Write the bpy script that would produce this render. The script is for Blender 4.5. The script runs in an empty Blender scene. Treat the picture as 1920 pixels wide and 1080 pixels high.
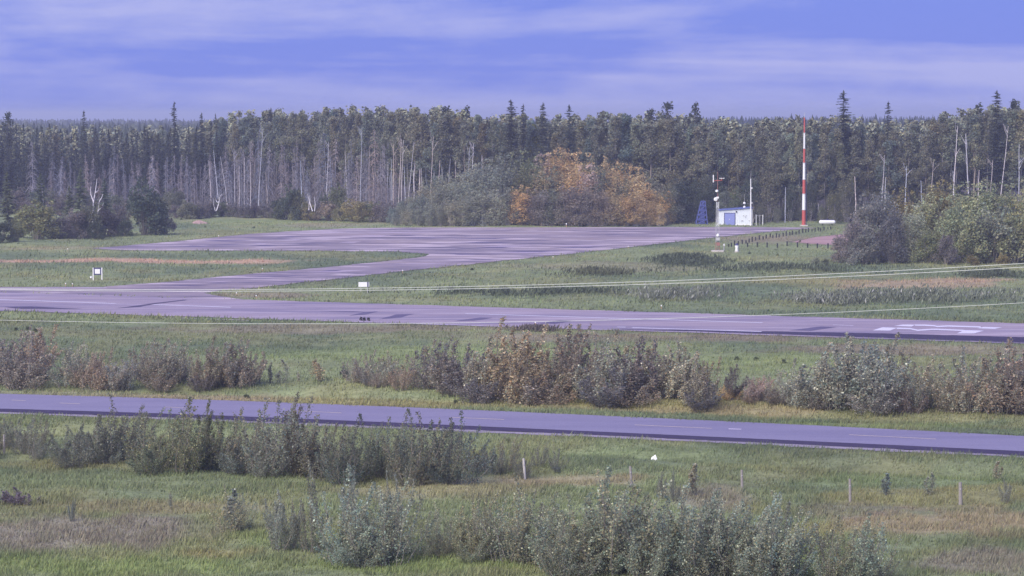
import bpy, math, random
import numpy as np
from mathutils import Vector

R = math.radians
scene = bpy.context.scene
COL = scene.collection
rng = np.random.default_rng(7)
random.seed(7)

# ------------------------------------------------------------------ camera
F, H = 5000.0, 20.0                      # focal length in photo pixels, lens height in metres
PITCH = math.atan(325.0 / F)
cam = bpy.data.cameras.new('camera')
cam.sensor_width = 36.0
cam.lens = 36.0 * F / 1920.0
cam.clip_start = 1.0
cam.clip_end = 30000.0
camo = bpy.data.objects.new('camera', cam)
COL.objects.link(camo)
camo.location = (0, 0, H)
camo.rotation_euler = (math.pi / 2 - PITCH, 0, 0)
scene.camera = camo

# ------------------------------------------------------------------ world, sun, exposure
SUN_EL, SUN_AZ = 38.0, 215.0             # azimuth clockwise from +Y: behind the camera, to its left
W = bpy.data.worlds.new('World')
scene.world = W
W.use_nodes = True
nt = W.node_tree
nt.nodes.clear()
def wn(t, **k):
    n = nt.nodes.new(t)
    for a, b in k.items():
        setattr(n, a, b)
    return n
def wmath(op, a, b=None, c=None):
    n = wn('ShaderNodeMath', operation=op)
    for i, v in enumerate((a, b, c)):
        if v is None:
            continue
        if isinstance(v, (int, float)):
            n.inputs[i].default_value = v
        else:
            nt.links.new(v, n.inputs[i])
    return n.outputs[0]
wo = wn('ShaderNodeOutputWorld')
bg = wn('ShaderNodeBackground')
bg.inputs['Strength'].default_value = 0.055
sky = wn('ShaderNodeTexSky', sky_type='NISHITA')
sky.sun_disc = False
sky.sun_elevation = R(SUN_EL)
sky.sun_rotation = R(SUN_AZ)
sky.air_density = 1.0
sky.dust_density = 0.6
sky.ozone_density = 3.0
# cloud deck: flattened noise over the whole dome
tc = wn('ShaderNodeTexCoord')
def wnoise(scale, detail, rough, off, sz):
    mp = wn('ShaderNodeMapping')
    mp.inputs['Location'].default_value = off
    mp.inputs['Scale'].default_value = (scale, scale, scale * sz)
    nt.links.new(tc.outputs['Generated'], mp.inputs[0])
    n = wn('ShaderNodeTexNoise')
    n.inputs['Scale'].default_value = 1.0
    n.inputs['Detail'].default_value = detail
    n.inputs['Roughness'].default_value = rough
    n.inputs['Distortion'].default_value = 0.25
    nt.links.new(mp.outputs[0], n.inputs['Vector'])
    return n.outputs['Fac']
n1 = wnoise(4.2, 6, 0.55, (15.4, 6.6, 0), 11.0)
n2 = wnoise(18.0, 7, 0.62, (11.3, 2.9, 5.0), 2.6)
mix12 = wmath('ADD', wmath('MULTIPLY', n1, 0.74), wmath('MULTIPLY', n2, 0.26))
ramp = wn('ShaderNodeValToRGB')
ramp.color_ramp.elements[0].position = 0.46
ramp.color_ramp.elements[0].color = (0.72, 1.03, 3.6, 1)
ramp.color_ramp.elements[1].position = 0.61
ramp.color_ramp.elements[1].color = (1.78, 1.90, 3.80, 1)
nt.links.new(mix12, ramp.inputs[0])
mixs = wn('ShaderNodeMix', data_type='RGBA')
mixs.inputs['Factor'].default_value = 0.95
nt.links.new(sky.outputs[0], mixs.inputs['A'])
nt.links.new(ramp.outputs[0], mixs.inputs['B'])
nt.links.new(mixs.outputs['Result'], bg.inputs['Color'])
nt.links.new(bg.outputs[0], wo.inputs['Surface'])

sl = bpy.data.lights.new('sun', 'SUN')
sl.energy = 1.5
sl.angle = R(55)
sl.color = (1.0, 0.93, 0.82)
so = bpy.data.objects.new('sun', sl)
COL.objects.link(so)
_az = R(SUN_AZ)
_sd = Vector((math.sin(_az) * math.cos(R(SUN_EL)), math.cos(_az) * math.cos(R(SUN_EL)), math.sin(R(SUN_EL))))
so.rotation_euler = (-_sd).to_track_quat('-Z', 'Y').to_euler()

scene.view_settings.view_transform = 'Standard'
scene.view_settings.look = 'None'
scene.view_settings.gamma = 1.0
scene.view_settings.exposure = 2.0
scene.view_settings.use_curve_mapping = False
scene.render.engine = 'CYCLES'
scene.cycles.max_bounces = 6
scene.cycles.volume_bounces = 0
scene.cycles.transparent_max_bounces = 8

# ------------------------------------------------------------------ measuring from the photograph
CP, SP = math.cos(PITCH), math.sin(PITCH)
def ray(px, py):
    x = (px - 960.0) / F
    y = -(py - 540.0) / F
    return Vector((x, y * SP + CP, y * CP - SP))
def at(px, py, z=0.0):
    d = ray(px, py)
    t = (z - H) / d.z
    return Vector((d.x * t, d.y * t, z))
def atd(px, py, Y):
    d = ray(px, py)
    t = Y / d.y
    return Vector((d.x * t, Y, H + d.z * t))
def pix(X, Y, Z=0.0):
    """arrays of world points -> photo pixels"""
    X, Y, Z = np.asarray(X, float), np.asarray(Y, float), np.asarray(Z, float) - H
    dep = Y * CP - Z * SP
    up = Y * SP + Z * CP
    dep = np.maximum(dep, 1e-3)
    return 960 + F * X / dep, 540 - F * up / dep

# ------------------------------------------------------------------ mesh helpers
def link(o, parent=None):
    COL.objects.link(o)
    if parent is not None:
        o.parent = parent
    return o
def tag(o, label=None, cat=None, group=None, kind=None):
    if label: o['label'] = label
    if cat: o['category'] = cat
    if group: o['group'] = group
    if kind: o['kind'] = kind
    return o
def empty(name, loc, label=None, cat=None, group=None, rz=0.0, scale=None):
    o = bpy.data.objects.new(name, None)
    o.empty_display_size = 0.3
    o.location = loc
    o.rotation_euler = (0, 0, rz)
    if scale is not None:
        o.scale = scale
    link(o)
    return tag(o, label, cat, group)

class MB:
    """collects tubes, boxes and loose faces and makes ONE mesh of them"""
    def __init__(s):
        s.v, s.f, s.c, s.n = [], [], [], 0
    def add(s, verts, faces, col=(1, 1, 1)):
        verts = np.asarray(verts, float).reshape(-1, 3)
        s.v.append(verts)
        s.f.extend([tuple(i + s.n for i in f) for f in faces])
        c = np.asarray(col, float)
        s.c.append(np.broadcast_to(c, (len(verts), 3)).copy() if c.ndim == 1 else c)
        s.n += len(verts)
        return s
    def tube(s, pts, radii, sides=6, col=(1, 1, 1), cap=True):
        pts = np.asarray(pts, float)
        n = len(pts)
        radii = np.broadcast_to(np.asarray(radii, float), (n,))
        d = np.gradient(pts, axis=0)
        d /= np.linalg.norm(d, axis=1)[:, None] + 1e-12
        ref = np.array([0.0, 0, 1]) if abs(d[0, 2]) < 0.9 else np.array([1.0, 0, 0])
        a = np.cross(d, ref); a /= np.linalg.norm(a, axis=1)[:, None] + 1e-12
        b = np.cross(d, a)
        th = np.arange(sides) * 2 * math.pi / sides
        ring = a[:, None, :] * np.cos(th)[None, :, None] + b[:, None, :] * np.sin(th)[None, :, None]
        V = pts[:, None, :] + ring * radii[:, None, None]
        fs = []
        for i in range(n - 1):
            for k in range(sides):
                k2 = (k + 1) % sides
                fs.append((i * sides + k, (i + 1) * sides + k, (i + 1) * sides + k2, i * sides + k2))
        if cap:
            fs.append(tuple(range(sides)))
            fs.append(tuple((n - 1) * sides + k for k in reversed(range(sides))))
        return s.add(V.reshape(-1, 3), fs, col)
    def box(s, c, size, col=(1, 1, 1), rz=0.0):
        x, y, z = (q / 2 for q in size)
        p = np.array([[-x, -y, -z], [x, -y, -z], [x, y, -z], [-x, y, -z], [-x, -y, z], [x, -y, z], [x, y, z], [-x, y, z]])
        if rz:
            ca, sa = math.cos(rz), math.sin(rz)
            p = np.stack([p[:, 0] * ca - p[:, 1] * sa, p[:, 0] * sa + p[:, 1] * ca, p[:, 2]], 1)
        return s.add(p + np.asarray(c, float), [(0, 3, 2, 1), (4, 5, 6, 7), (0, 1, 5, 4), (1, 2, 6, 5), (2, 3, 7, 6), (3, 0, 4, 7)], col)
    def lathe(s, prof, sides=14, c=(0, 0, 0), axis='z', col=(1, 1, 1)):
        th = np.arange(sides) * 2 * math.pi / sides
        V = []
        for r, z in prof:
            for t in th:
                p = (r * math.cos(t), r * math.sin(t), z)
                if axis == 'x': p = (p[2], p[0], p[1])
                if axis == 'y': p = (p[0], p[2], p[1])
                V.append(p)
        fs = []
        for i in range(len(prof) - 1):
            for k in range(sides):
                k2 = (k + 1) % sides
                fs.append((i * sides + k, i * sides + k2, (i + 1) * sides + k2, (i + 1) * sides + k))
        fs.append(tuple(reversed(range(sides))))
        fs.append(tuple((len(prof) - 1) * sides + k for k in range(sides)))
        return s.add(np.array(V) + np.asarray(c, float), fs, col)
    def quads(s, V4, col):
        """V4 (n,4,3); col (n,3)"""
        n = len(V4)
        V = np.asarray(V4).reshape(-1, 3)
        fs = (np.arange(n * 4).reshape(n, 4) + s.n).tolist()
        s.v.append(V); s.f.extend(map(tuple, fs)); s.c.append(np.repeat(col, 4, axis=0)); s.n += n * 4
        return s
    def mesh(s, name, m=None, smooth=False):
        me = bpy.data.meshes.new(name)
        V = np.concatenate(s.v) if s.v else np.zeros((0, 3))
        me.from_pydata(V.tolist(), [], s.f)
        a = me.color_attributes.new('tint', 'FLOAT_COLOR', 'POINT')
        c = np.concatenate(s.c)
        a.data.foreach_set('color', np.concatenate([c, np.ones((len(c), 1))], 1).astype(np.float32).ravel())
        if smooth:
            me.polygons.foreach_set('use_smooth', np.ones(len(me.polygons), bool))
        if m is not None:
            me.materials.append(m)
        me.update()
        return me
    def build(s, name, m, parent=None, loc=None, smooth=False, **k):
        o = bpy.data.objects.new(name, s.mesh(name, m, smooth))
        if loc is not None: o.location = loc
        link(o, parent)
        return tag(o, **k)

def fast_mesh(name, V, faces_flat, nper, col, m):
    """big meshes of all-tris or all-quads from numpy"""
    me = bpy.data.meshes.new(name)
    nf = len(faces_flat) // nper
    me.vertices.add(len(V)); me.vertices.foreach_set('co', np.asarray(V, np.float32).ravel())
    me.loops.add(nf * nper); me.loops.foreach_set('vertex_index', np.asarray(faces_flat, np.int32))
    me.polygons.add(nf)
    me.polygons.foreach_set('loop_start', np.arange(0, nf * nper, nper, dtype=np.int32))
    me.polygons.foreach_set('loop_total', np.full(nf, nper, np.int32))
    a = me.color_attributes.new('tint', 'FLOAT_COLOR', 'POINT')
    a.data.foreach_set('color', np.concatenate([col, np.ones((len(col), 1))], 1).astype(np.float32).ravel())
    me.materials.append(m)
    me.update(calc_edges=True)
    me.validate()
    return me

# ------------------------------------------------------------------ noise in numpy
def _h(ix, iy, seed):
    n = (ix * 374761393 + iy * 668265263 + seed * 1442695041) & 0x7fffffff
    n = ((n ^ (n >> 13)) * 1274126177) & 0x7fffffff
    return ((n ^ (n >> 16)) & 0xffff) / 65535.0
def vnoise(x, y, seed=0):
    x = np.asarray(x, float); y = np.asarray(y, float)
    ix, iy = np.floor(x).astype(np.int64), np.floor(y).astype(np.int64)
    fx, fy = x - ix, y - iy
    fx, fy = fx * fx * (3 - 2 * fx), fy * fy * (3 - 2 * fy)
    a, b, c, d = _h(ix, iy, seed), _h(ix + 1, iy, seed), _h(ix, iy + 1, seed), _h(ix + 1, iy + 1, seed)
    return (a * (1 - fx) + b * fx) * (1 - fy) + (c * (1 - fx) + d * fx) * fy
def fbm(x, y, oct=4, seed=0):
    s, a, t = 0, 1.0, 0
    for o in range(oct):
        s = s + a * vnoise(x * 2 ** o + 13.7 * o, y * 2 ** o - 7.1 * o, seed + o)
        t += a; a *= 0.55
    return s / t
def sst(a, b, x):
    t = np.clip((x - a) / (b - a), 0, 1)
    return t * t * (3 - 2 * t)

# ------------------------------------------------------------------ materials
def srgb(r, g, b):
    return tuple(((c / 255) / 12.92 if c / 255 <= 0.04045 else ((c / 255 + 0.055) / 1.055) ** 2.4) for c in (r, g, b))
def newmat(name):
    m = bpy.data.materials.new(name)
    m.use_nodes = True
    m.node_tree.nodes.clear()
    return m, m.node_tree
def N(t, typ, ins=None, **k):
    n = t.nodes.new(typ)
    for a, b in k.items(): setattr(n, a, b)
    for a, b in (ins or {}).items():
        if hasattr(b, 'is_output') or isinstance(b, bpy.types.NodeSocket): t.links.new(b, n.inputs[a])
        else: n.inputs[a].default_value = b
    return n
def mixc(t, fac, a, b, blend='MIX'):
    n = t.nodes.new('ShaderNodeMix'); n.data_type = 'RGBA'; n.blend_type = blend
    for nm, v in (('Factor', fac), ('A', a), ('B', b)):
        if isinstance(v, bpy.types.NodeSocket): t.links.new(v, n.inputs[nm])
        elif nm == 'Factor': n.inputs[nm].default_value = v
        else: n.inputs[nm].default_value = (*v, 1)
    return n.outputs['Result']
def ramp2(t, fac, p0, p1, v0=0.0, v1=1.0):
    n = N(t, 'ShaderNodeMapRange', {'Value': fac, 'From Min': p0, 'From Max': p1, 'To Min': v0, 'To Max': v1})
    return n.outputs[0]
def pos_noise(t, scale, detail=4, rough=0.55, stretch=(1, 1, 1), rot=0.0, coord='Position'):
    if coord == 'Position':
        g = N(t, 'ShaderNodeNewGeometry').outputs['Position']
    else:
        g = N(t, 'ShaderNodeTexCoord').outputs['Object']
    mp = N(t, 'ShaderNodeMapping', {'Vector': g, 'Rotation': (0, 0, rot), 'Scale': stretch})
    n = N(t, 'ShaderNodeTexNoise', {'Vector': mp.outputs[0], 'Scale': scale, 'Detail': detail, 'Roughness': rough})
    return n.outputs['Fac']

def leaf_material(name, trans=0.3, rough=0.6):
    m, t = newmat(name)
    oi = N(t, 'ShaderNodeObjectInfo')
    at_ = N(t, 'ShaderNodeAttribute', attribute_name='tint')
    c = mixc(t, 1.0, oi.outputs['Color'], at_.outputs['Color'], 'MULTIPLY')
    hv = N(t, 'ShaderNodeHueSaturation', {'Value': ramp2(t, oi.outputs['Random'], 0, 1, 0.86, 1.14), 'Color': c})
    d = N(t, 'ShaderNodeBsdfPrincipled', {'Base Color': hv.outputs[0], 'Roughness': rough, 'Specular IOR Level': 0.25})
    tr = N(t, 'ShaderNodeBsdfTranslucent', {'Color': hv.outputs[0]})
    mx = N(t, 'ShaderNodeMixShader', {0: trans, 1: d.outputs[0], 2: tr.outputs[0]})
    o = N(t, 'ShaderNodeOutputMaterial', {'Surface': mx.outputs[0]})
    return m
def bark_material(name, dark=(0.06, 0.055, 0.05)):
    m, t = newmat(name)
    oi = N(t, 'ShaderNodeObjectInfo')
    at_ = N(t, 'ShaderNodeAttribute', attribute_name='tint')
    c = mixc(t, 1.0, oi.outputs['Color'], at_.outputs['Color'], 'MULTIPLY')
    nz = pos_noise(t, 1.6, 5, 0.65, (1.5, 1.5, 1.0))
    c2 = mixc(t, ramp2(t, nz, 0.55, 0.72), c, dark)
    d = N(t, 'ShaderNodeBsdfPrincipled', {'Base Color': c2, 'Roughness': 0.85})
    N(t, 'ShaderNodeOutputMaterial', {'Surface': d.outputs[0]})
    return m
def paint_material(name, col, rough=0.5, wear=(0.3, 0.28, 0.27), amount=0.35, scale=3.0, metal=0.0):
    m, t = newmat(name)
    nz = pos_noise(t, scale, 6, 0.65, coord='Object')
    c = mixc(t, ramp2(t, nz, 0.5, 0.8, 0.0, amount), col, wear)
    n2 = pos_noise(t, scale * 6, 3, 0.5, coord='Object')
    hv = N(t, 'ShaderNodeHueSaturation', {'Value': ramp2(t, n2, 0.3, 0.7, 0.93, 1.07), 'Color': c})
    d = N(t, 'ShaderNodeBsdfPrincipled', {'Base Color': hv.outputs[0], 'Roughness': rough, 'Metallic': metal})
    bp = N(t, 'ShaderNodeBump', {'Height': n2, 'Strength': 0.15, 'Distance': 0.02})
    t.links.new(bp.outputs[0], d.inputs['Normal'])
    N(t, 'ShaderNodeOutputMaterial', {'Surface': d.outputs[0]})
    return m

def asphalt_material(name, light, dark, gravel, ang, streak=0.8, mott=0.6, st=(0.05, 0.40), pale=None, palek=0.0):
    """worn tar and gravel: streaks along the direction of travel, blotches, fine stone"""
    m, t = newmat(name)
    s1 = pos_noise(t, 1.0, 3, 0.55, (st[0], st[1], 1), ang)
    s2 = pos_noise(t, 1.0, 4, 0.6, (st[0] * 0.4, st[1] * 0.35, 1), ang)
    s3 = pos_noise(t, 1.0, 3, 0.55, (st[0] * 0.9, st[1] * 1.1, 1), ang + 0.05)
    b1 = pos_noise(t, 0.12, 5, 0.6, (0.5, 1.0, 1), ang)
    fine = pos_noise(t, 9.0, 3, 0.7)
    c = mixc(t, ramp2(t, s1, 0.49, 0.57, 0, streak), light, dark)
    c = mixc(t, ramp2(t, s2, 0.45, 0.62, 0, mott), c, gravel)
    c = mixc(t, ramp2(t, b1, 0.52, 0.70, 0, 0.5), c, dark)
    if pale: c = mixc(t, ramp2(t, s3, 0.54, 0.60, 0, palek), c, pale)
    hv = N(t, 'ShaderNodeHueSaturation', {'Value': ramp2(t, fine, 0.25, 0.75, 0.86, 1.14), 'Color': c})
    d = N(t, 'ShaderNodeBsdfPrincipled', {'Base Color': hv.outputs[0], 'Roughness': 0.9, 'Specular IOR Level': 0.2})
    bp = N(t, 'ShaderNodeBump', {'Height': fine, 'Strength': 0.3, 'Distance': 0.02})
    t.links.new(bp.outputs[0], d.inputs['Normal'])
    N(t, 'ShaderNodeOutputMaterial', {'Surface': d.outputs[0]})
    return m
def ground_material():
    m, t = newmat('grassland')
    at_ = N(t, 'ShaderNodeAttribute', attribute_name='tint')
    f1 = pos_noise(t, 2.2, 4, 0.65)
    f2 = pos_noise(t, 0.45, 5, 0.6)
    f3 = pos_noise(t, 0.11, 4, 0.6, (0.5, 1, 1))
    v = N(t, 'ShaderNodeMath', {0: ramp2(t, f1, 0.3, 0.7, 0.78, 1.22), 1: ramp2(t, f2, 0.3, 0.7, 0.80, 1.20)}, operation='MULTIPLY').outputs[0]
    v = N(t, 'ShaderNodeMath', {0: v, 1: ramp2(t, f3, 0.3, 0.7, 0.85, 1.15)}, operation='MULTIPLY').outputs[0]
    hv = N(t, 'ShaderNodeHueSaturation', {'Value': v, 'Color': at_.outputs['Color']})
    d = N(t, 'ShaderNodeBsdfPrincipled', {'Base Color': hv.outputs[0], 'Roughness': 0.95, 'Specular IOR Level': 0.1})
    bp = N(t, 'ShaderNodeBump', {'Height': f1, 'Strength': 0.5, 'Distance': 0.12})
    t.links.new(bp.outputs[0], d.inputs['Normal'])
    N(t, 'ShaderNodeOutputMaterial', {'Surface': d.outputs[0]})
    return m
def tint_material(name, rough=0.9, trans=0.0):
    m, t = newmat(name)
    at_ = N(t, 'ShaderNodeAttribute', attribute_name='tint')
    d = N(t, 'ShaderNodeBsdfPrincipled', {'Base Color': at_.outputs['Color'], 'Roughness': rough, 'Specular IOR Level': 0.15})
    s = d.outputs[0]
    if trans:
        tr = N(t, 'ShaderNodeBsdfTranslucent', {'Color': at_.outputs['Color']})
        s = N(t, 'ShaderNodeMixShader', {0: trans, 1: s, 2: tr.outputs[0]}).outputs[0]
    N(t, 'ShaderNodeOutputMaterial', {'Surface': s})
    return m

M = {}
M['leaf'] = leaf_material('broad_leaves', 0.5)
M['needle'] = leaf_material('needles', 0.15, 0.7)
M['bark'] = bark_material('pale_bark')
M['deadwood'] = bark_material('dead_wood', (0.14, 0.13, 0.15))
M['stem'] = bark_material('shrub_stem')
M['ground'] = ground_material()
M['grass'] = tint_material('grass_blades', 0.8, 0.3)
M['farwood'] = tint_material('far_wood', 0.95, 0.1)
RUNANG = R(23)
M['runway'] = asphalt_material('runway_asphalt', (0.265, 0.219, 0.286), (0.173, 0.148, 0.229), (0.308, 0.246, 0.291), RUNANG, 0.75, 0.6, (0.06, 0.42), (0.389, 0.326, 0.400), 0.55)
M['apron'] = asphalt_material('apron_asphalt', (0.238, 0.195, 0.241), (0.124, 0.104, 0.156), (0.313, 0.248, 0.265), R(6), 0.85, 0.65, (0.075, 0.21), (0.508, 0.423, 0.478), 0.75)
M['highway'] = asphalt_material('highway_asphalt', (0.194, 0.178, 0.278), (0.158, 0.145, 0.240), (0.216, 0.196, 0.288), R(19), 0.5, 0.4)
M['dark_shoulder'] = asphalt_material('sealed_shoulder', (0.043, 0.033, 0.075), (0.035, 0.027, 0.062), (0.055, 0.043, 0.085), R(19), 0.6, 0.5)
M['tar'] = asphalt_material('tar_repair', (0.105, 0.088, 0.165), (0.085, 0.07, 0.14), (0.14, 0.115, 0.19), R(15), 0.6, 0.5)
M['darktar'] = asphalt_material('dark_tar_seal', (0.075, 0.06, 0.12), (0.06, 0.05, 0.10), (0.10, 0.085, 0.14), R(15), 0.6, 0.5)
M['palepatch'] = asphalt_material('pale_repair', (0.40, 0.33, 0.42), (0.30, 0.24, 0.33), (0.44, 0.36, 0.44), R(10), 0.6, 0.5)
M['gravel'] = asphalt_material('gravel_shoulder', (0.252, 0.217, 0.280), (0.168, 0.147, 0.189), (0.280, 0.245, 0.308), R(19), 0.8, 0.6)
M['pinkgravel'] = asphalt_material('pink_gravel', (0.34, 0.215, 0.215), (0.27, 0.17, 0.175), (0.40, 0.26, 0.26), R(10), 0.6, 0.6, (0.15, 0.3))
M['marking'] = paint_material('white_road_paint', (0.58, 0.55, 0.66), 0.7, (0.40, 0.33, 0.47), 0.45, 1.2)
M['fadedmark'] = paint_material('faded_road_paint', (0.58, 0.52, 0.66), 0.7, (0.36, 0.29, 0.44), 0.7, 0.9)
M['yellowmark'] = paint_material('faded_yellow_paint', (0.48, 0.40, 0.36), 0.7, (0.27, 0.22, 0.38), 0.7, 0.9)
M['white'] = paint_material('white_paint', (0.70, 0.70, 0.72), 0.45, (0.5, 0.48, 0.46), 0.25)
M['red'] = paint_material('red_paint', (0.40, 0.070, 0.060), 0.5, (0.45, 0.2, 0.15), 0.3)
M['fadedred'] = paint_material('faded_red_paint', (0.27, 0.11, 0.10), 0.7, (0.3, 0.25, 0.24), 0.6)
M['blue'] = paint_material('blue_paint', (0.055, 0.07, 0.25), 0.5, (0.2, 0.2, 0.35), 0.2)
M['blueroof'] = paint_material('blue_sheet_roof', (0.10, 0.13, 0.36), 0.4, (0.25, 0.25, 0.32), 0.25)
M['bluedoor'] = paint_material('blue_door', (0.20, 0.23, 0.50), 0.5, (0.3, 0.3, 0.4), 0.2)
M['shedwall'] = paint_material('shed_wall', (0.62, 0.66, 0.72), 0.6, (0.45, 0.45, 0.45), 0.25, 1.5)
M['grey'] = paint_material('galvanised', (0.42, 0.42, 0.45), 0.5, (0.25, 0.24, 0.24), 0.4)
M['black'] = paint_material('black_paint', (0.015, 0.015, 0.02), 0.5, (0.06, 0.06, 0.06), 0.3)
M['darkblue'] = paint_material('dark_blue_paint', (0.03, 0.03, 0.12), 0.5, (0.06, 0.06, 0.15), 0.3)
M['concrete'] = paint_material('concrete', (0.45, 0.42, 0.40), 0.9, (0.28, 0.26, 0.25), 0.5)
M['oldwood'] = paint_material('weathered_wood', (0.24, 0.22, 0.215), 0.9, (0.14, 0.12, 0.11), 0.7, 5.0)
M['palewood'] = paint_material('bleached_wood', (0.44, 0.42, 0.42), 0.9, (0.4, 0.38, 0.36), 0.4, 5.0)
M['wire'] = paint_material('aluminium_wire', (0.48, 0.50, 0.48), 0.35, (0.6, 0.6, 0.6), 0.2)
M['orange'] = paint_material('faded_orange_paint', (0.40, 0.25, 0.14), 0.5, (0.5, 0.3, 0.2), 0.3)
M['paper'] = paint_material('white_plastic', (0.80, 0.80, 0.86), 0.4, (0.6, 0.6, 0.65), 0.2)
M['soil'] = paint_material('bare_soil', (0.36, 0.24, 0.22), 0.95, (0.2, 0.14, 0.12), 0.5, 1.5)
M['sand'] = M['concrete']

# ------------------------------------------------------------------ paved surfaces, as outlines on the ground
def gp(pts, z=0.0):
    return [at(x, y, z) for x, y in pts]
APRON = [(172, 466), (250, 459.5), (330, 453), (410, 444.5), (480, 438), (560, 433), (640, 429), (740, 427), (1000, 426.5), (1250, 426), (1420, 426), (1533, 427.2),
         (1500, 430), (1450, 434), (1380, 441), (1300, 450), (1160, 466), (1080, 475), (1000, 483), (880, 496), (760, 508), (640, 522), (560, 530.5), (470, 541), (410, 545), (383, 549.5),
         (400, 553), (460, 562.2), (300, 558), (0, 549), (-400, 536), (-400, 533), (0, 538.5), (190, 538.5), (300, 530), (480, 513), (640, 498.5), (760, 486), (800, 480.5), (806, 478), (795, 475.5), (740, 472), (560, 470.3), (230, 469.6)]
RW_TOP = [(-2600, 470), (-1200, 512), (0, 548.3), (450, 562), (960, 577.7), (1440, 592.4), (1920, 607), (2600, 628), (3600, 659)]
RW_BOT = [(-2600, 497), (-1200, 543), (0, 583), (450, 597.5), (960, 614), (1440, 629.3), (1920, 645), (2600, 667), (3600, 700)]
HW_TOP = [(-2400, 690), (-1200, 712), (-600, 724), (0, 739), (320, 748), (640, 759.5), (960, 772.5), (1280, 787), (1600, 802), (1920, 818.5), (2600, 856), (3400, 905)]
HW_LN = [(-2400, 716), (-1200, 738), (-600, 751), (0, 767), (320, 776.5), (640, 789), (960, 803), (1280, 817.5), (1600, 832), (1920, 847), (2600, 884), (3400, 934)]
HW_DK = [(-2400, 721), (-1200, 744), (-600, 757), (0, 773), (320, 783.5), (640, 796.5), (960, 809.5), (1280, 824), (1600, 839), (1920, 855), (2600, 893), (3400, 944)]
HW_GR = [(-2400, 724), (-1200, 747), (-600, 760), (0, 776.5), (320, 787.5), (640, 801), (960, 814), (1280, 828.5), (1600, 843.5), (1920, 858.5), (2600, 897), (3400, 948)]

def resample(pts, n=90):
    p = np.array([[q.x, q.y] for q in pts])
    s = np.concatenate([[0], np.cumsum(np.linalg.norm(np.diff(p, axis=0), axis=1))])
    u = np.linspace(0, s[-1], n)
    # smooth monotone: linear then box filter
    q = np.stack([np.interp(u, s, p[:, 0]), np.interp(u, s, p[:, 1])], 1)
    k = 5
    pad = np.concatenate([np.repeat(q[:1], k // 2, 0), q, np.repeat(q[-1:], k // 2, 0)])
    return np.stack([pad[i:i + n] for i in range(k)]).mean(0)
rw_t, rw_b = resample(gp(RW_TOP)), resample(gp(RW_BOT))
hw_t, hw_l, hw_d, hw_g = (resample(gp(q)) for q in (HW_TOP, HW_LN, HW_DK, HW_GR))
apron_xy = np.array([[q.x, q.y] for q in gp(APRON)])
runway_xy = np.concatenate([rw_t, rw_b[::-1]])
highway_xy = np.concatenate([hw_t, hw_g[::-1]])
def inside(X, Y, poly):
    c = np.zeros(X.shape, bool)
    n = len(poly)
    for i in range(n):
        x1, y1 = poly[i]; x2, y2 = poly[(i + 1) % n]
        if y1 == y2: continue
        k = ((y1 > Y) != (y2 > Y)) & (X < (x2 - x1) * (Y - y1) / (y2 - y1) + x1)
        c ^= k
    return c
def dist(X, Y, poly):
    d = np.full(X.shape, 1e9)
    n = len(poly)
    for i in range(n):
        x1, y1 = poly[i]; x2, y2 = poly[(i + 1) % n]
        dx, dy = x2 - x1, y2 - y1
        L = dx * dx + dy * dy + 1e-9
        t = np.clip(((X - x1) * dx + (Y - y1) * dy) / L, 0, 1)
        d = np.minimum(d, (X - x1 - t * dx) ** 2 + (Y - y1 - t * dy) ** 2)
    return np.sqrt(d)
PATCHXY = np.array([[q.x, q.y] for q in gp([(1484, 454), (1530, 445), (1575, 440), (1660, 436), (1660, 460), (1560, 459), (1525, 458)])])
PAVED = [apron_xy, runway_xy, highway_xy, PATCHXY]
def paved(X, Y):
    r = np.zeros(np.shape(X), bool)
    for p in PAVED: r |= inside(X, Y, p)
    return r
def paved_dist(X, Y):
    d = np.full(np.shape(X), 1e9)
    for p in PAVED: d = np.minimum(d, dist(X, Y, p))
    return d

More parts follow.
